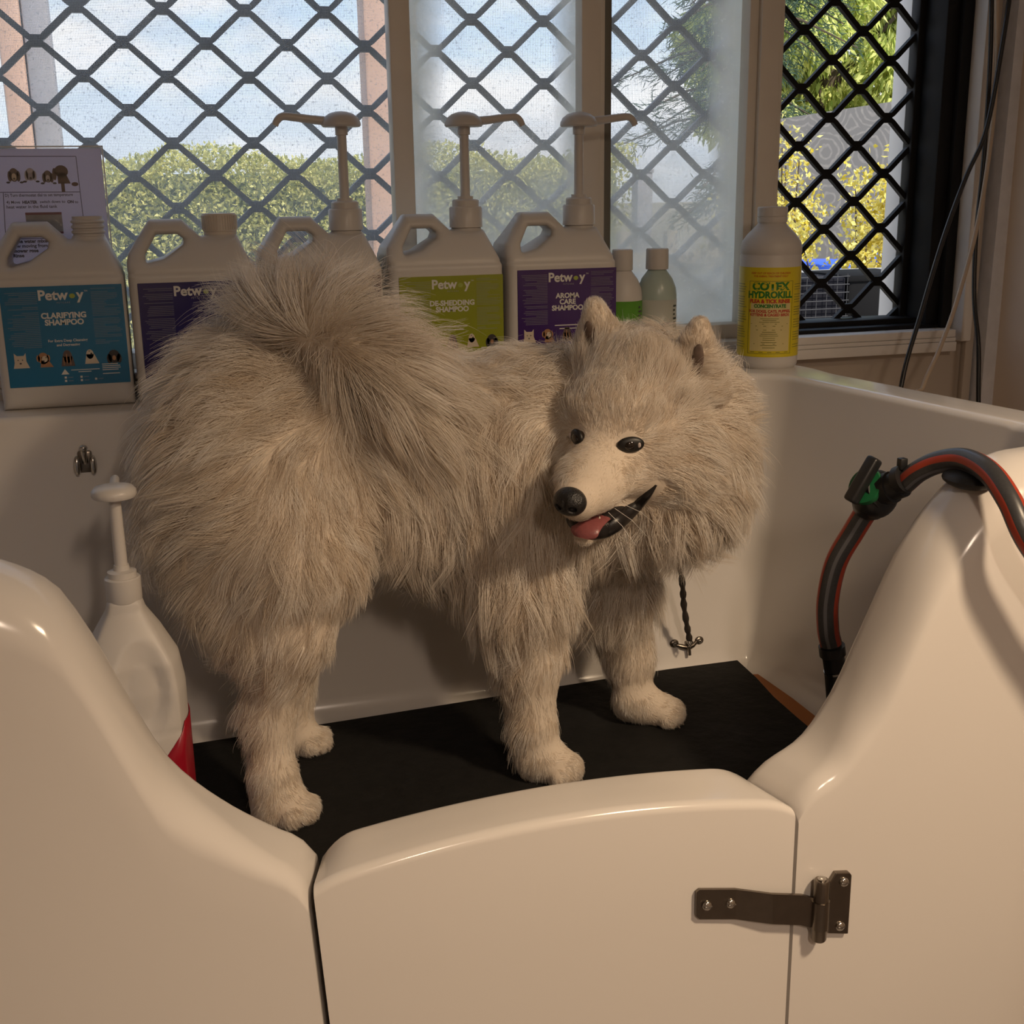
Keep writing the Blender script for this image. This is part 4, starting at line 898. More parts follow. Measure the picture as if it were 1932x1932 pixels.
g = MB(); g.lathe([(.0215, -.010), (.0235, -.002), (.0225, .004), (.002, .005)], n=30, M=Mq); g.build('green_dial', mat('valve_green', (.012, .13, .045), rough=.4), ho)
lv = MB(); lv.box((-.026, -.0085, .004), (.036, .0085, .020), .004, 3, M=Mq @ Matrix.Rotation(math.radians(LEV), 4, 'Z')); lv.build('valve_lever', M_blackplastic, ho)
cpos = at(1700, 905, 1.245); cl = MB(); cl.tube([cpos - ax * .004, cpos + ax * .006], [.0175, .0175], 18); cl.box((-.005, -.005, 0), (.005, .005, .014), .0015, M=Matrix.Translation(tuple(cpos + np.array((0, 0, .013))))); cl.build('hose_clamp', M_blackplastic, ho)
tb_ = [at(1569, 1218, 1.335), at(1571, 1235, 1.335), at(1572, 1240, 1.335), at(1576, 1262, 1.335), at(1577, 1266, 1.335), at(1580, 1285, 1.335), at(1588, 1330, 1.335)]
MB().tube(tb_[:2], .0175, 20).build('hose_coupling', M_blackplastic, ho)
MB().tube(tb_[1:4], [.016, .0145, .0150], 20).build('spray_neck', M_blackplastic, ho); MB().tube([tb_[3], tb_[4]], .0158, 20).build('steel_ring', M_chrome, ho); MB().tube(tb_[4:], [.0155, .0165, .020], 20).build('spray_head', M_blackplastic, ho)
# rubber saddle and retaining flap where the hose crosses the wall
sd = at(1803, 905, 1.165); MB().ball((.880, 1.158, 1.1685), (.026, .036, .011), 10).build('saddle', M_rubber_gap, ho)
fl = [at(1806, 852, 1.18), at(1830, 858, 1.17), at(1850, 866, 1.15)]; q = MB(); q.tube(smooth_path(fl, 4), [.004] * 9, 8); q.build('retaining_flap', M_blackplastic, ho)

# cables down the right corner
def cable(pts, r, m, label):
    P = [at(*p) for p in pts]; b = MB(); b.tube(smooth_path(P, 8), r, 10); o = b.build('cable', m, None); return tag(o, label, 'cable', 'loose cables in the right corner')
M_wc = mat('cream_cable', (.50, .40, .30), rough=.5)
cable([(1912, -60, 1.95), (1895, 60, 1.94), (1862, 240, 1.93), (1822, 335, 1.93), (1780, 450, 1.92), (1738, 590, 1.90), (1702, 720, 1.87), (1690, 860, 1.85), (1690, 1400, 1.85)], .0042, M_blackplastic, 'black cable crossing the white architrave and the window sill')
cable([(1881, -60, 1.955), (1881, 120, 1.955), (1870, 260, 1.95), (1845, 420, 1.94), (1808, 560, 1.92), (1772, 660, 1.90), (1742, 728, 1.88), (1720, 820, 1.86), (1720, 1400, 1.85)], .0040, M_wc, 'cream cable slanting between the two black cables')
cable([(1872, -60, 1.965), (1868, 120, 1.965), (1856, 300, 1.96), (1842, 440, 1.95), (1838, 560, 1.93), (1846, 650, 1.90), (1846, 745, 1.88), (1846, 900, 1.86), (1846, 1400, 1.85)], .0042, M_blackplastic, 'black cable hanging straight beside the grey corner strip')
# fluorescent battens on the ceiling
for i, (lx, e) in enumerate(LAMPS):
    f = empty('ceiling_lamp', (lx[0], lx[1], 2.45), label='fluorescent ceiling batten in the middle of the room', cat='lamp')
    MB().box((-.06, -.34, -.055), (.06, .34, 0), .006).build('housing', M_white, f); MB().tube([(0, -.30, -.095), (0, .30, -.095)], .013, 14).build('tube', mat('lamp_tube', (.8, .78, .72)), f)
    for s in (-.31, .31): MB().box((-.014, s - .012, -.115), (.014, s + .012, -.054), .003).build('lamp_holder', M_white, f)
    MB().tube([(0, 0, -.055), (0, 0, -.0)], .01, 8).build('bracket', M_white, f)
sl_ = empty('ceiling_spotlight', (SPOT[0], SPOT[1], 2.45), label='white ceiling spotlight aimed at the front of the bath', cat='lamp')
dv = (Vector((0.62, 1.10, 0.62)) - Vector(SPOT)).normalized(); Mq = dv.to_track_quat('Z', 'X').to_matrix().to_4x4(); Mq.translation = Vector((0, 0, SPOT[2] - 2.45))
MB().lathe([(.05, -.02), (.05, 0)], n=24).build('ceiling_rose', M_white, sl_); MB().tube([(0, 0, -.01), (0, 0, SPOT[2] - 2.45 + .02)], .008, 10).build('stem', M_white, sl_)
hs = MB(); hs.lathe([(.03, -.10), (.055, -.085), (.068, .05), (.072, .055), (.064, .05), (.05, -.07), (.03, -.085)], n=28, M=Mq, cap=False); hs.build('lamp_shade', M_white, sl_)
# ---------------------------------------------------------------- the dog
DS = 1.0 / 1457.0                          # metres per photograph pixel at the dog's mid plane, for radii
PR = []                                    # primitives: (a, ra, b, rb, squash in y, group, blend)
def cap(g, a, ra, b, rb, sy=1.0, k=.03): PR.append((np.array(a), ra, np.array(b), rb, sy, g, k))
A = at
# trunk
cap('body', A(500, 835, 1.565), .110, A(930, 860, 1.56), .122, .92, .05)
cap('body', A(930, 860, 1.56), .124, A(1120, 900, 1.545), .108, .95, .05)
cap('body', A(465, 790, 1.565), .092, A(560, 770, 1.56), .085, .95, .05)
cap('body', A(660, 930, 1.555), .085, A(940, 985, 1.55), .092, .95, .05)
# near hind leg
cap('body', A(465, 905, 1.515), .108, A(570, 1050, 1.475), .070, 1, .05)
cap('body', A(405, 985, 1.53), .078, A(480, 1175, 1.505), .056, 1, .05)
cap('body', A(420, 1000, 1.62), .075, A(500, 1180, 1.64), .052, 1, .05)
cap('leg', A(565, 1060, 1.475), .064, A(550, 1190, 1.47), .046, 1, .04)
cap('leg', A(550, 1190, 1.47), .046, A(508, 1350, 1.485), .028, 1, .03)
cap('leg', A(510, 1350, 1.485), .028, A(518, 1480, 1.465), .026, 1, .03)
HP_ = [(528, 1527, 1.455, .033), (562, 1530, 1.440, .029)]
cap('paw', A(515, 1470, 1.465), .029, A(530, 1522, 1.457), .032, 1, .02)
cap('paw', A(530, 1525, 1.457), .029, A(566, 1532, 1.437), .023, 1, .02)
# far hind leg
cap('body', A(510, 900, 1.625), .095, A(590, 1060, 1.645), .065, 1, .05)
cap('leg', A(590, 1060, 1.645), .058, A(540, 1290, 1.66), .033, 1, .03)
cap('leg', A(540, 1290, 1.66), .033, A(560, 1395, 1.652), .028, 1, .03)
cap('paw', A(565, 1398, 1.650), .026, A(596, 1404, 1.636), .022, 1, .02)
# near fore leg
cap('body', A(985, 900, 1.505), .085, A(985, 1090, 1.485), .066, 1, .05)
cap('leg', A(985, 1090, 1.485), .058, A(1000, 1230, 1.475), .042, 1, .04)
cap('leg', A(1000, 1230, 1.475), .041, A(1008, 1370, 1.465), .027, 1, .03)
cap('leg', A(1008, 1370, 1.465), .027, A(1018, 1425, 1.462), .026, 1, .02)
cap('paw', A(1022, 1430, 1.460), .030, A(1066, 1450, 1.437), .025, 1, .02)
# far fore leg
cap('body', A(1110, 960, 1.595), .080, A(1150, 1110, 1.605), .058, 1, .05)
cap('leg', A(1150, 1110, 1.605), .054, A(1188, 1240, 1.60), .036, 1, .03)
cap('leg', A(1188, 1240, 1.60), .031, A(1195, 1310, 1.592), .027, 1, .02)
cap('paw', A(1197, 1322, 1.590), .031, A(1262, 1345, 1.565), .025, 1, .02)
# neck and ruff
cap('neck', A(1015, 845, 1.55), .112, A(1190, 790, 1.49), .106, 1, .05)
cap('ruff', A(1120, 900, 1.52), .105, A(1235, 890, 1.475), .100, 1, .05)
cap('ruff', A(1260, 800, 1.48), .098, A(1285, 900, 1.465), .078, 1, .05)
# tail: rises from the croup and curls forward along the near side of the back
TAIL = [(500, 750, 1.60, .036), (515, 660, 1.60, .036), (545, 614, 1.565, .034), (600, 614, 1.51, .033), (670, 660, 1.475, .033), (735, 705, 1.455, .031), (785, 760, 1.45, .024)]
for a, b in zip(TAIL, TAIL[1:]): cap('tail', A(*a[:3]), a[3], A(*b[:3]), b[3], 1, .018)

# head frame: f forward along the muzzle, r to the viewer's right, u up
HO = A(1149, 827, 1.375)
def unit(v): v = np.array(v, float); return v / np.linalg.norm(v)
hf = unit((-.67, -.70, -.16)); hr = np.cross(hf, (0, 0, 1)); hr = unit(hr) if np.dot(hr, (1, 0, 0)) > 0 else -unit(hr)
hr = unit(hr + np.array((0, 0, -.10))); hu = np.cross(hr, hf); hu = unit(hu) if hu[2] > 0 else -unit(hu); hf = unit(hf - hr * np.dot(hf, hr))
def Hd(r, f, u): return HO + hr * r + hf * f + hu * u
cap('face', Hd(0, -.075, .035), .072, Hd(0, -.040, .022), .058, 1, .03)          # skull
cap('face', Hd(-.022, -.020, .014), .030, Hd(.022, -.020, .014), .030, 1, .03)   # brows
cap('face', Hd(0, -.02, -.024), .051, Hd(0, .045, -.038), .037, 1, .025)         # upper muzzle
cap('face', Hd(0, .045, -.038), .037, Hd(0, .086, -.046), .0265, 1, .02)
cap('face', Hd(.032, -.045, -.040), .047, Hd(.052, -.085, -.05), .052, 1, .04)   # near cheek
cap('face', Hd(-.032, -.045, -.040), .047, Hd(-.052, -.085, -.05), .052, 1, .04) # far cheek
cap('jaw', Hd(.004, -.03, -.080), .036, Hd(.002, .030, -.100), .021, 1, .012)    # lower jaw
cap('jaw', Hd(.002, .030, -.100), .021, Hd(0, .066, -.104), .0135, 1, .006)
EYE = [np.array(Hd(-.034, .0, .0)), np.array(Hd(.034, .0, .0))]
def ear_tri(tip, b0, b1):
    c = (b0 + b1) / 2
    cap('ear', b0, .015, tip, .0095, 1, .012); cap('ear', b1, .015, tip, .0095, 1, .012); cap('ear', c, .020, tip * .75 + c * .25, .0145, 1, .014); cap('ear', c, .026, c * .78 + tip * .22, .021, 1, .02)
EARS = [(A(1122, 582, 1.455), A(1099, 668, 1.480), A(1182, 668, 1.435)), (A(1320, 618, 1.385), A(1266, 700, 1.410), A(1346, 745, 1.385))]
for e in EARS: ear_tri(*e)

PA = np.array([p[0] for p in PR]); PB = np.array([p[2] for p in PR])
def cap_d(P, p):
    a, ra, b, rb, sy, g, k = p
    Q = P.copy(); ym = (a[1] + b[1]) / 2; Q[:, 1] = ym + (Q[:, 1] - ym) / sy
    a = a.copy(); b = b.copy(); a[1] = ym + (a[1] - ym) / sy; b[1] = ym + (b[1] - ym) / sy
    e = b - a; t = np.clip(((Q - a) @ e) / (e @ e), 0, 1)
    return np.linalg.norm(Q - a - t[:, None] * e, axis=1) - (ra + (rb - ra) * t)
TOES = []
def toes(base, tip, r):
    d = unit(tip - base); s = unit(np.cross(d, (0, 0, 1)))
    for k, o in enumerate((-1.5, -.5, .5, 1.5)):
        c = tip + s * o * r * .86 + d * (r * .35 if abs(o) < 1 else 0); c[2] = MTOP + r * .92; TOES.append((c, r, d))
for base, tip in ((A(530, 1525, 1.457), A(566, 1532, 1.437)), (A(565, 1398, 1.650), A(596, 1404, 1.636)), (A(1022, 1430, 1.46), A(1066, 1450, 1.437)), (A(1197, 1322, 1.59), A(1262, 1345, 1.565))): toes(base, tip, .0145)
EAR_DIG = []
for tip, b0, b1 in EARS:
    EAR_DIG.append(((b0 + b1) / 2 * .55 + tip * .45, unit(tip - (b0 + b1) / 2)))
EAR_DIG = [(A(1108, 645, 1.437), EAR_DIG[0][1]), (A(1308, 690, 1.362), EAR_DIG[1][1])]
def dog_sdf(P):
    P = np.asarray(P, float); d = None
    for p in PR:
        lo = np.minimum(p[0], p[2]) - max(p[1], p[3]) - .09; hi = np.maximum(p[0], p[2]) + max(p[1], p[3]) + .09
        m = np.all((P >= lo) & (P <= hi), axis=1)
        if d is None: d = np.full(len(P), .25)
        if m.any(): d[m] = smin(d[m], cap_d(P[m], p), p[6])
    for c, r, dr in TOES:
        m = np.linalg.norm(P - c, axis=1) < .06
        if m.any(): d[m] = smin(d[m], np.linalg.norm(P[m] - c, axis=1) - r, .006)
    for c, ax in EAR_DIG:
        w = P - c; m = np.linalg.norm(w, axis=1) < .08
        if m.any():
            t = w[m] @ ax; q = np.sqrt((np.linalg.norm(w[m] - t[:, None] * ax, axis=1) / .013) ** 2 + (t / .026) ** 2); d[m] = smax(d[m], -(q - 1) * .013, .006)
    return smax(d, MTOP + .0005 - P[:, 2], .006)
allp = np.concatenate([PA, PB]); dlo, dhi = allp.min(0) - .15, allp.max(0) + .15; dlo[2] = MTOP - .01
DP, DQ = surface_nets(dog_sdf, dlo, dhi, .0058, 3)
dog = empty('dog', (.35, 1.53, MTOP), label='fluffy white Samoyed dog standing in the bath, head turned back, mouth open', cat='dog')
DO = np.array(dog.location)
M_skin = mat('dog_skin', (.62, .53, .43), rough=.8)
body = np_mesh('body', DP - DO, DQ, M_skin, dog)
MR = Matrix((tuple(hr), tuple(hf), tuple(hu))).transposed()       # columns: local r, f, u
def lm(c): return Vector(c - DO)
M_eye = mat('dog_eye', (.010, .006, .004), rough=.04, spec=.7); M_lid = mat('dog_eyelid', (.008, .007, .007), rough=.45); M_nose = mat('dog_nose', (.010, .009, .009), rough=.38, bump=.25, scale=500, noise=.3)
M_lip = mat('dog_lip', (.012, .010, .010), rough=.35); M_tongue = mat('dog_tongue', (.22, .065, .065), rough=.35, noise=.1, scale=150, bump=.1); M_iear = mat('dog_inner_ear', (.11, .075, .058), rough=.7, noise=.5, scale=120)
# eyes sit on the skull surface where the sight line of the head frame meets it
def on_skin(c, d, out=0.0):
    d = unit(d); c = np.array(c, float) + d * .06
    for _ in range(60):
        s = dog_sdf(c[None])[0]
        if s < .0004: break
        c = c - d * min(s, .006) * .8
    return c + d * out
EYEC = []
for s, r0, wdt in ((-1, -.0290, .0130), (1, .0350, .0170)):
    n = unit(hf * .80 + hr * s * .55 + hu * .05); c = on_skin(Hd(r0, .04, .0065 if s > 0 else .005), hf); EYEC.append(c)
    tan = unit(np.cross(hu, n)); up_ = unit(np.cross(n, tan)); tilt = unit(tan + up_ * .03 * (1 if np.dot(tan, hr) > 0 else -1)); up_ = unit(np.cross(n, tilt)) ; up_ = up_ if up_[2] > 0 else -up_
    Mx = Matrix((tuple(tilt), tuple(n), tuple(up_))).transposed()
    MB().ball(lm(c + n * .0006 + hr * s * .002), (wdt, .0055, .0102), 14, Mx).build('eyelid', M_lid, dog)
    eb = MB().ball(lm(c - n * .0005), (.0108, .0088, .0086), 16, Mx).build('eye', M_eye, dog)
    MB().ball(lm(c + n * .0046 + hr * s * .002 + tilt * (.0098 * s * (1 if np.dot(tilt, hr) > 0 else -1))), (.0022, .0016, .0034), 8, Mx).build('eye_white', mat('dog_sclera', (.45, .38, .36), rough=.2), dog)
# nose: rounded pad with two nostrils
NC = Hd(0, .110, -.0400)
def nose_sdf(P):
    q = P; x, y, z = q.T
    d = (np.sqrt((x / .0205) ** 2 + (y / .0165) ** 2 + (z / .0175) ** 2) - 1) * .0165
    d = smax(d, -(z + .030 - .25 * np.abs(x) * 0), .004)
    d = smax(d, -(np.hypot(x, (y - .016) * .9) - .0016), .002)
    for s in (-1, 1):
        c = np.array((s * .0088, .0125, -.0040)); d = smax(d, -(np.linalg.norm((P - c) / np.array((1, 1.2, .8)), axis=1) - .0046), .003)
    return d
nP, nQ = surface_nets(nose_sdf, (-.025, -.022, -.024), (.025, .022, .024), .0016, 2)
nW = NC + nP @ np.array([hr, hf, hu]); np_mesh('nose', nW - DO, nQ, M_nose, dog)
# open mouth: dark lip line from the near corner to the front, then round to the far side
def hit(px, py):
    """Where the sight line through this place meets the dog's skin."""
    w = ROT @ np.array([(px - CX) / FPX, (py - CY) / FPX, 1.0]); w /= np.linalg.norm(w); t = 1.15
    for _ in range(200):
        s = dog_sdf((CAM + w * t)[None])[0]
        if s < .0003: break
        t += max(s, .0004) * .7
    return CAM + w * t, w
LIPX = [(1238, 915, .0016), (1222, 931, .0060), (1202, 950, .0092), (1179, 969, .0118), (1157, 986, .0132), (1136, 998, .0125), (1112, 1002, .0100)]
LIP = []
for px, py, r in LIPX:
    p, w = hit(px, py); LIP.append(p + w * .0025 * (r / .0085))
LIP = [p if k == 0 else p for k, p in enumerate(LIP)] + [Hd(-.012, .072, -.088), Hd(-.028, .045, -.088), Hd(-.038, .010, -.080)]
lb_ = MB(); lp = smooth_path([p - DO for p in LIP], 6); rr_ = np.interp(np.linspace(0, len(LIP) - 1, len(lp)), range(len(LIP)), [r for *_, r in LIPX] + [.007, .006, .003]); lb_.tube(lp, list(rr_), 14); lb_.build('lips', M_lip, dog)
MB().ball(lm(Hd(0, .015, -.086)), (.031, .058, .010), 12, MR).build('mouth_lining', M_lip, dog)
tg = MB(); tp = smooth_path([Hd(.006, .01, -.086) - DO, Hd(.007, .040, -.085) - DO, Hd(.007, .066, -.085) - DO, Hd(.007, .080, -.089) - DO, Hd(.007, .085, -.098) - DO], 6)
rings = []
for i, p in enumerate(tp):
    w = .0185 * (1 if i < len(tp) - 6 else math.sqrt(max(.05, 1 - ((i - len(tp) + 6) / 6.2) ** 2))); t = unit(tp[min(i + 1, len(tp) - 1)] - tp[max(i - 1, 0)]); n = unit(np.cross(hr, t)); rings.append([tg.bm.verts.new(p + hr * w * math.cos(a) + n * (.0042 * math.sin(a) - .0020 * (1 - abs(math.cos(a))))) for a in np.linspace(0, 2 * math.pi, 16, endpoint=False)])
for a, b in zip(rings, rings[1:]):
    for k in range(16): tg.bm.faces.new((a[k], a[(k + 1) % 16], b[(k + 1) % 16], b[k]))
tg.bm.faces.new(rings[0][::-1]); tg.bm.faces.new(rings[-1]); tg.build('tongue', M_tongue, dog)
for s in (-1, 1): MB().lathe([(.0030, 0), (.0022, .005), (.0006, .010)], n=8, M=Matrix.Translation(lm(Hd(.017 * s, .060, -.088)))).build('tooth', mat('dog_tooth', (.62, .56, .45), rough=.3), dog)
for (c, ax), (tip, b0, b1) in zip(EAR_DIG, EARS):
    n = hf; t = unit(ax); s = unit(np.cross(t, n)); Mx = Matrix((tuple(s), tuple(unit(np.cross(s, t))), tuple(t))).transposed()
    MB().ball(lm(c + hf * -.0130), (.0085, .0035, .024), 10, Mx).build('inner_ear', M_iear, dog)
for c, r, d in TOES:
    p = c + d * r * .85 - np.array((0, 0, r * .25)); q = p + d * .007 - np.array((0, 0, .004)); MB().tube([lm(p), lm((p + q) / 2 + np.array((0, 0, .001))), lm(q)], [.0032, .0026, .0010], 7).build('claw', mat('dog_claw', (.20, .16, .13), rough=.4), dog)

# fur: every strand grows from the skin and follows the lie of the coat
FLOW = {  # px, py, direction on the photograph (right, down), length in m, lift from the skin
 'body': [(330, 700, -.7, .55, .065, .45), (430, 640, -.8, .1, .07, .5), (290, 880, -.85, .45, .065, .4), (420, 960, -.95, .22, .065, .30), (560, 790, -.55, .15, .05, .30), (350, 1130, -.7, .7, .060, .32), (420, 1200, -.6, .85, .045, .25), (300, 1010, -.8, .6, .065, .4), (500, 1120, -.6, .75, .055, .25), (610, 930, -.2, .75, .05, .22), (650, 1040, .25, .9, .045, .2), (700, 850, .55, .85, .06, .22), (760, 1050, .05, 1, .075, .22), (850, 1100, .03, 1, .08, .25), (860, 850, .30, .95, .06, .2), (900, 700, .5, .6, .045, .2), (960, 1000, 0, 1, .07, .2), (1000, 900, -.08, 1, .06, .22), (1000, 780, -.3, .9, .05, .3), (1100, 1080, .0, 1, .065, .25), (1200, 1080, .1, 1, .06, .25), (950, 670, .3, -.2, .035, .4), (800, 620, .6, .2, .05, .35), (640, 600, .3, .4, .05, .3), (900, 1180, .0, 1, .07, .25), (760, 1120, .0, 1, .075, .22), (600, 1120, .1, 1, .04, .2)],
 'leg': [(560, 1180, -.2, 1, .032, .16), (490, 1280, -.55, .9, .044, .24), (470, 1390, -.7, .75, .030, .28), (540, 1370, -.1, 1, .014, .12), (545, 1470, 0, 1, .013, .15), (500, 1480, -.5, .8, .022, .25), (1000, 1150, -.1, 1, .045, .2), (960, 1280, -.5, .9, .042, .26), (960, 1390, -.6, .85, .032, .28), (1035, 1300, .05, 1, .015, .12), (1030, 1410, .1, 1, .013, .12), (1150, 1200, -.3, 1, .034, .2), (1200, 1260, .05, 1, .018, .15), (1210, 1320, .2, .9, .010, .12)],
 'paw': [(545, 1530, .5, .7, .010, .15), (595, 1405, .5, .6, .009, .15), (1060, 1450, .6, .6, .010, .12), (1000, 1440, -.3, .9, .014, .2), (1250, 1340, .7, .5, .009, .12), (1190, 1330, 0, 1, .012, .15), (500, 1520, -.4, .8, .014, .2)],
 'tail': [(490, 700, -.75, .5, .085, .45), (510, 640, -.8, -.05, .10, .5), (540, 605, -.35, -.55, .085, .6), (600, 605, .35, -.35, .09, .5), (670, 640, .8, .05, .10, .42), (740, 690, .85, .30, .10, .38), (790, 755, .75, .65, .10, .35), (600, 680, .15, .8, .08, .3), (680, 730, .50, .75, .09, .3), (545, 680, -.25, .75, .055, .35)],
 'neck': [(1000, 710, -.6, -.1, .05, .35), (960, 680, -.3, -.3, .045, .4), (1030, 660, -.6, -.5, .05, .45), (1000, 850, -.45, .85, .06, .3), (1040, 950, -.2, 1, .06, .25), (1120, 640, -.2, -1, .04, .5), (1240, 640, .1, -1, .045, .5)],
 'ruff': [(1060, 960, -.3, .95, .06, .3), (1130, 1040, .0, 1, .065, .3), (1220, 1010, .1, 1, .065, .3), (1300, 980, .3, .95, .065, .3), (1360, 930, .55, .8, .06, .35), (1390, 840, .85, .5, .06, .4), (1390, 740, 1, -.1, .055, .45), (1370, 660, .8, -.6, .05, .5), (1300, 640, .4, -.9, .04, .5), (1300, 860, .75, .6, .06, .25)],
 'face': [(1110, 920, .35, -.6, .0045, .15), (1140, 880, .35, -.6, .006, .15), (1140, 825, .05, -1, .008, .2), (1170, 770, .1, -1, .013, .2), (1120, 775, -.35, -.9, .013, .2), (1180, 720, .1, -1, .021, .26), (1200, 680, .15, -1, .030, .36), (1230, 770, .5, -.75, .020, .22), (1200, 885, .75, .2, .010, .18), (1250, 850, .95, .1, .022, .22), (1290, 900, .85, .5, .040, .25), (1320, 820, 1, .05, .040, .3), (1310, 760, .8, -.5, .034, .3), (1060, 860, -.7, .5, .022, .25), (1040, 780, -.8, -.2, .04, .35), (1060, 700, -.5, -.8, .04, .4), (1180, 940, .7, .1, .006, .15), (1100, 850, -.2, .2, .007, .15)],
 'jaw': [(1150, 1005, .35, .7, .009, .25), (1180, 985, .5, .7, .018, .3), (1230, 960, .5, .8, .040, .3), (1120, 1015, .2, .7, .006, .2)],
 'ear': [(1118, 600, .0, -1, .008, .25), (1100, 640, -.3, -.9, .011, .3), (1165, 640, .2, -.9, .012, .3), (1318, 625, .05, -1, .008, .25), (1345, 690, .8, -.2, .020, .35), (1280, 660, -.2, -.9, .014, .3)]}
TRI = np.concatenate([DQ[:, [0, 1, 2]], DQ[:, [0, 2, 3]]]); TA = np.cross(DP[TRI[:, 1]] - DP[TRI[:, 0]], DP[TRI[:, 2]] - DP[TRI[:, 0]]); AR = np.linalg.norm(TA, axis=1) / 2
def project(P): q = (P - CAM) @ ROT; return np.stack([q[:, 0] / q[:, 2] * FPX + CX, q[:, 1] / q[:, 2] * FPX + CY], 1)
names = list(FLOW); gid = {n: i for i, n in enumerate(names)}
def groups_of(P):
    best = np.full(len(P), 9.0); g = np.zeros(len(P), int)
    for p in PR:
        d = cap_d(P, p); m = d < best; best[m] = d[m]; g[m] = gid[p[5]]
    return g
def fur(name, n, weight, seed, wmul=1.0):
    r = np.random.default_rng(seed); w = AR * weight; w = w / w.sum()
    t = r.choice(len(TRI), n, p=w); u, v = r.random(n), r.random(n); fl = u + v > 1; u[fl], v[fl] = 1 - u[fl], 1 - v[fl]
    P = DP[TRI[t, 0]] * (1 - u - v)[:, None] + DP[TRI[t, 1]] * u[:, None] + DP[TRI[t, 2]] * v[:, None]
    Nn = grad(dog_sdf, P, .003); G = groups_of(P); XY = project(P)
    # keep the nose, eyes, mouth, ear hollow and paw soles bare
    bare = np.zeros(n, bool)
    for c in EYEC: bare |= np.linalg.norm(P - c, axis=1) < .0135
    bare |= np.linalg.norm((P - NC) , axis=1) < .020
    for a, b in zip(LIP, LIP[1:]):
        e = b - a; s = np.clip(((P - a) @ e) / (e @ e), 0, 1); bare |= np.linalg.norm(P - a - s[:, None] * e, axis=1) < .0125
    for c, ax in EAR_DIG: bare |= (np.linalg.norm(P - c - ax * np.clip((P - c) @ ax, -.013, .013)[:, None], axis=1) < .0085) & (r.random(n) < .6)
    bare |= (P[:, 2] < MTOP + .004)
    # remove roots buried between overlapping primitives' insides
    keep = ~bare; P, Nn, G, XY = P[keep], Nn[keep], G[keep], XY[keep]; n = len(P)
    dirs = np.zeros((n, 2)); L_ = np.zeros(n); lift = np.zeros(n)
    for gname, ctl in FLOW.items():
        m = G == gid[gname]
        if not m.any(): continue
        C = np.array(ctl); s = {'face': 38., 'jaw': 40., 'ear': 30., 'paw': 40., 'leg': 55., 'tail': 55.}.get(gname, 75.)
        d2 = ((XY[m][:, None] - C[None, :, :2]) ** 2).sum(-1); ww = 1.0 / (d2 / s ** 2 + .15) ** 2; ww /= ww.sum(1, keepdims=True)
        cd_ = C[:, 2:4] / np.linalg.norm(C[:, 2:4], axis=1, keepdims=True); dirs[m] = ww @ cd_; L_[m] = ww @ C[:, 4]; lift[m] = ww @ C[:, 5]
    # image directions as directions in the plane of the bath wall; the hidden side mirrors them
    D = np.zeros((n, 3)); D += dirs[:, :1] * np.array((1., 0, .0)) + dirs[:, 1:] * np.array((.03, 0, -1.)); D /= np.linalg.norm(D, axis=1, keepdims=True) + 1e-9
    hd = np.isin(G, [gid['face'], gid['ear'], gid['jaw']])
    D[hd] = dirs[hd, :1] * (hr * .8 + np.array((.35, 0, 0))) + dirs[hd, 1:] * -hu; 
    # clumps: strands share the wobble of the nearest of a few thousand locks
    K = max(300, n // 22); ci = r.choice(n, K, replace=False); kd = kdtree.KDTree(K)
    for i, j in enumerate(ci): kd.insert(P[j], i)
    kd.balance(); near = np.fromiter((kd.find(p)[1] for p in P), int, n)
    lock_dir = r.standard_normal((K, 3)) * .26; lock_len = r.uniform(.78, 1.18, K); lock_bend = r.standard_normal((K, 3)) * .22
    D = D + lock_dir[near] * (1 - .4 * hd)[:, None] + r.standard_normal((n, 3)) * .10
    T = D - Nn * (D * Nn).sum(1, keepdims=True); T /= np.linalg.norm(T, axis=1, keepdims=True) + 1e-6
    lift = np.clip(lift * r.uniform(.6, 1.4, n), .08, .9)
    L_ = L_ * lock_len[near] * r.uniform(.72, 1.15, n); stray = r.random(n) < .02; L_[stray] *= 1.3; lift[stray] = np.clip(lift[stray] * 1.5, 0, .9)
    m = 7; pts = np.zeros((n, m, 3)); pts[:, 0] = P - Nn * .001
    long_ = np.clip(L_ / .06, 0, 1)
    for j in range(1, m):
        t = (j - .5) / (m - 1)
        d = T * (.5 + .7 * t) + Nn * (lift * (1.5 - 1.35 * t))[:, None] + lock_bend[near] * (t * t * long_)[:, None]
        d[:, 2] -= (.30 * t * long_)
        d /= np.linalg.norm(d, axis=1, keepdims=True); pts[:, j] = pts[:, j - 1] + d * (L_ / (m - 1))[:, None]
    # gather each lock towards its leading strand
    lead = pts[ci][near]; off = lead - lead[:, :1] + pts[:, :1]
    tt = (np.linspace(0, 1, m) ** 1.3)[None, :, None] * np.clip(long_, .1, 1)[:, None, None]
    root_gap = (lead[:, :1] - pts[:, :1]); pts = pts * (1 - .5 * tt) + (off + root_gap * .55 * tt) * .5 * tt
    # strands that would fall across the open mouth are trimmed away
    cross = np.zeros(n, bool)
    for a, b in zip(LIP[:7], LIP[1:7]):
        e = b - a; q = pts[hd] - a; s = np.clip((q @ e) / (e @ e), 0, 1); cross[hd] |= (np.linalg.norm(q - s[..., None] * e, axis=2) < .0105).any(1)
    pts, near, long_ = pts[~cross], near[~cross], long_[~cross]; n = len(pts)
    cv = bpy.data.hair_curves.new(name); cv.add_curves([m] * n); cv.points.foreach_set('position', (pts - DO).astype(np.float32).ravel())
    rad = np.linspace(1, .18, m)[None, :] * (.00021 + .00012 * long_)[:, None] * wmul
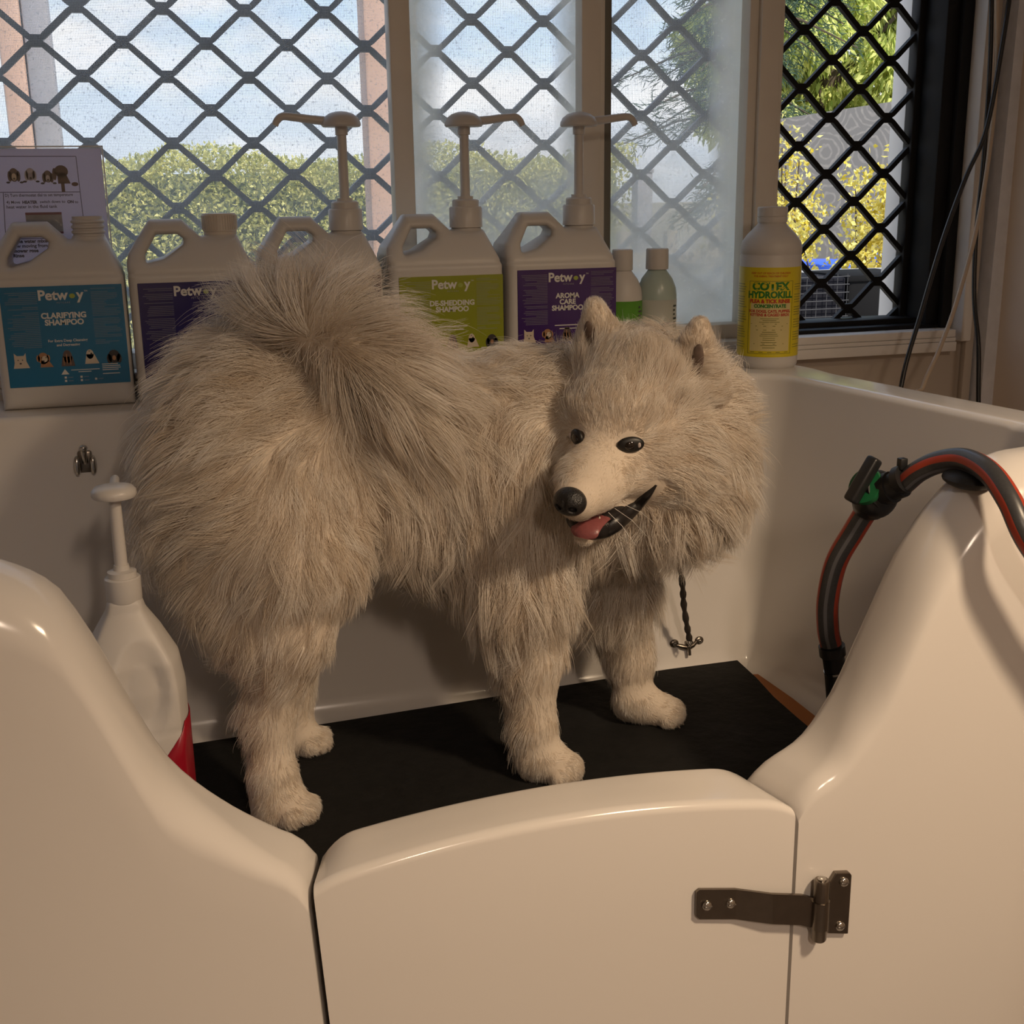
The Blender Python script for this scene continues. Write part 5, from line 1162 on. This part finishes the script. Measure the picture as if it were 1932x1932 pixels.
    ra = cv.attributes.get('radius') or cv.attributes.new('radius', 'FLOAT', 'POINT'); ra.data.foreach_set('value', rad.astype(np.float32).ravel())
    tint = cv.attributes.new('tint', 'FLOAT', 'CURVE'); tint.data.foreach_set('value', np.clip(.5 + .28 * r.standard_normal(K)[near] + .12 * r.standard_normal(n), 0, 1).astype(np.float32))
    o = bpy.data.objects.new(name, cv); COL.objects.link(o); o.parent = dog; cv.materials.append(M_fur); return tag(o, kind='stuff')
def fur_mat():
    m = bpy.data.materials.new('dog_fur'); m.use_nodes = True; nt = m.node_tree; nt.nodes.clear(); N = nt.nodes.new; L = nt.links.new
    out = N('ShaderNodeOutputMaterial'); mx = N('ShaderNodeMixShader'); mx.inputs[0].default_value = .30; L(mx.outputs[0], out.inputs[0])
    at_ = N('ShaderNodeAttribute'); at_.attribute_name = 'tint'; r = N('ShaderNodeValToRGB'); L(at_.outputs['Fac'], r.inputs[0])
    r.color_ramp.elements[0].color = (.66, .56, .45, 1); r.color_ramp.elements[1].color = (.88, .84, .78, 1)
    d = N('ShaderNodeBsdfPrincipled'); d.inputs['Roughness'].default_value = .55; d.inputs['Specular IOR Level'].default_value = .25; t = N('ShaderNodeBsdfTranslucent')
    L(r.outputs[0], d.inputs['Base Color']); L(r.outputs[0], t.inputs[0]); L(d.outputs[0], mx.inputs[1]); L(t.outputs[0], mx.inputs[2]); return m
M_fur = fur_mat()
cen = DP[TRI].mean(1); gt = groups_of(cen); face_w = np.isin(gt, [gid['face'], gid['ear'], gid['jaw'], gid['paw']]).astype(float)
fur('fur', 150000, 1 + .6 * (gt == gid['tail']) + .3 * (gt == gid['ruff']) + 1.5 * face_w, 5)
fur('face_fur', 60000, face_w + 1e-6, 6, .8)
# whiskers
for k, (r0, f0, u0, dx, dz) in enumerate(((.030, .045, -.070, .045, -.028), (.033, .035, -.066, .052, -.020), (.026, .055, -.072, .036, -.034), (-.030, .045, -.070, -.045, -.028))):
    a = Hd(r0, f0, u0) - DO; b = a + hr * dx + np.array((0, 0, dz)); MB().tube([a, (a + b) / 2 + np.array((0, 0, .004)), b], [.00035, .00028, .0001], 5).build('whisker', M_ink, dog)
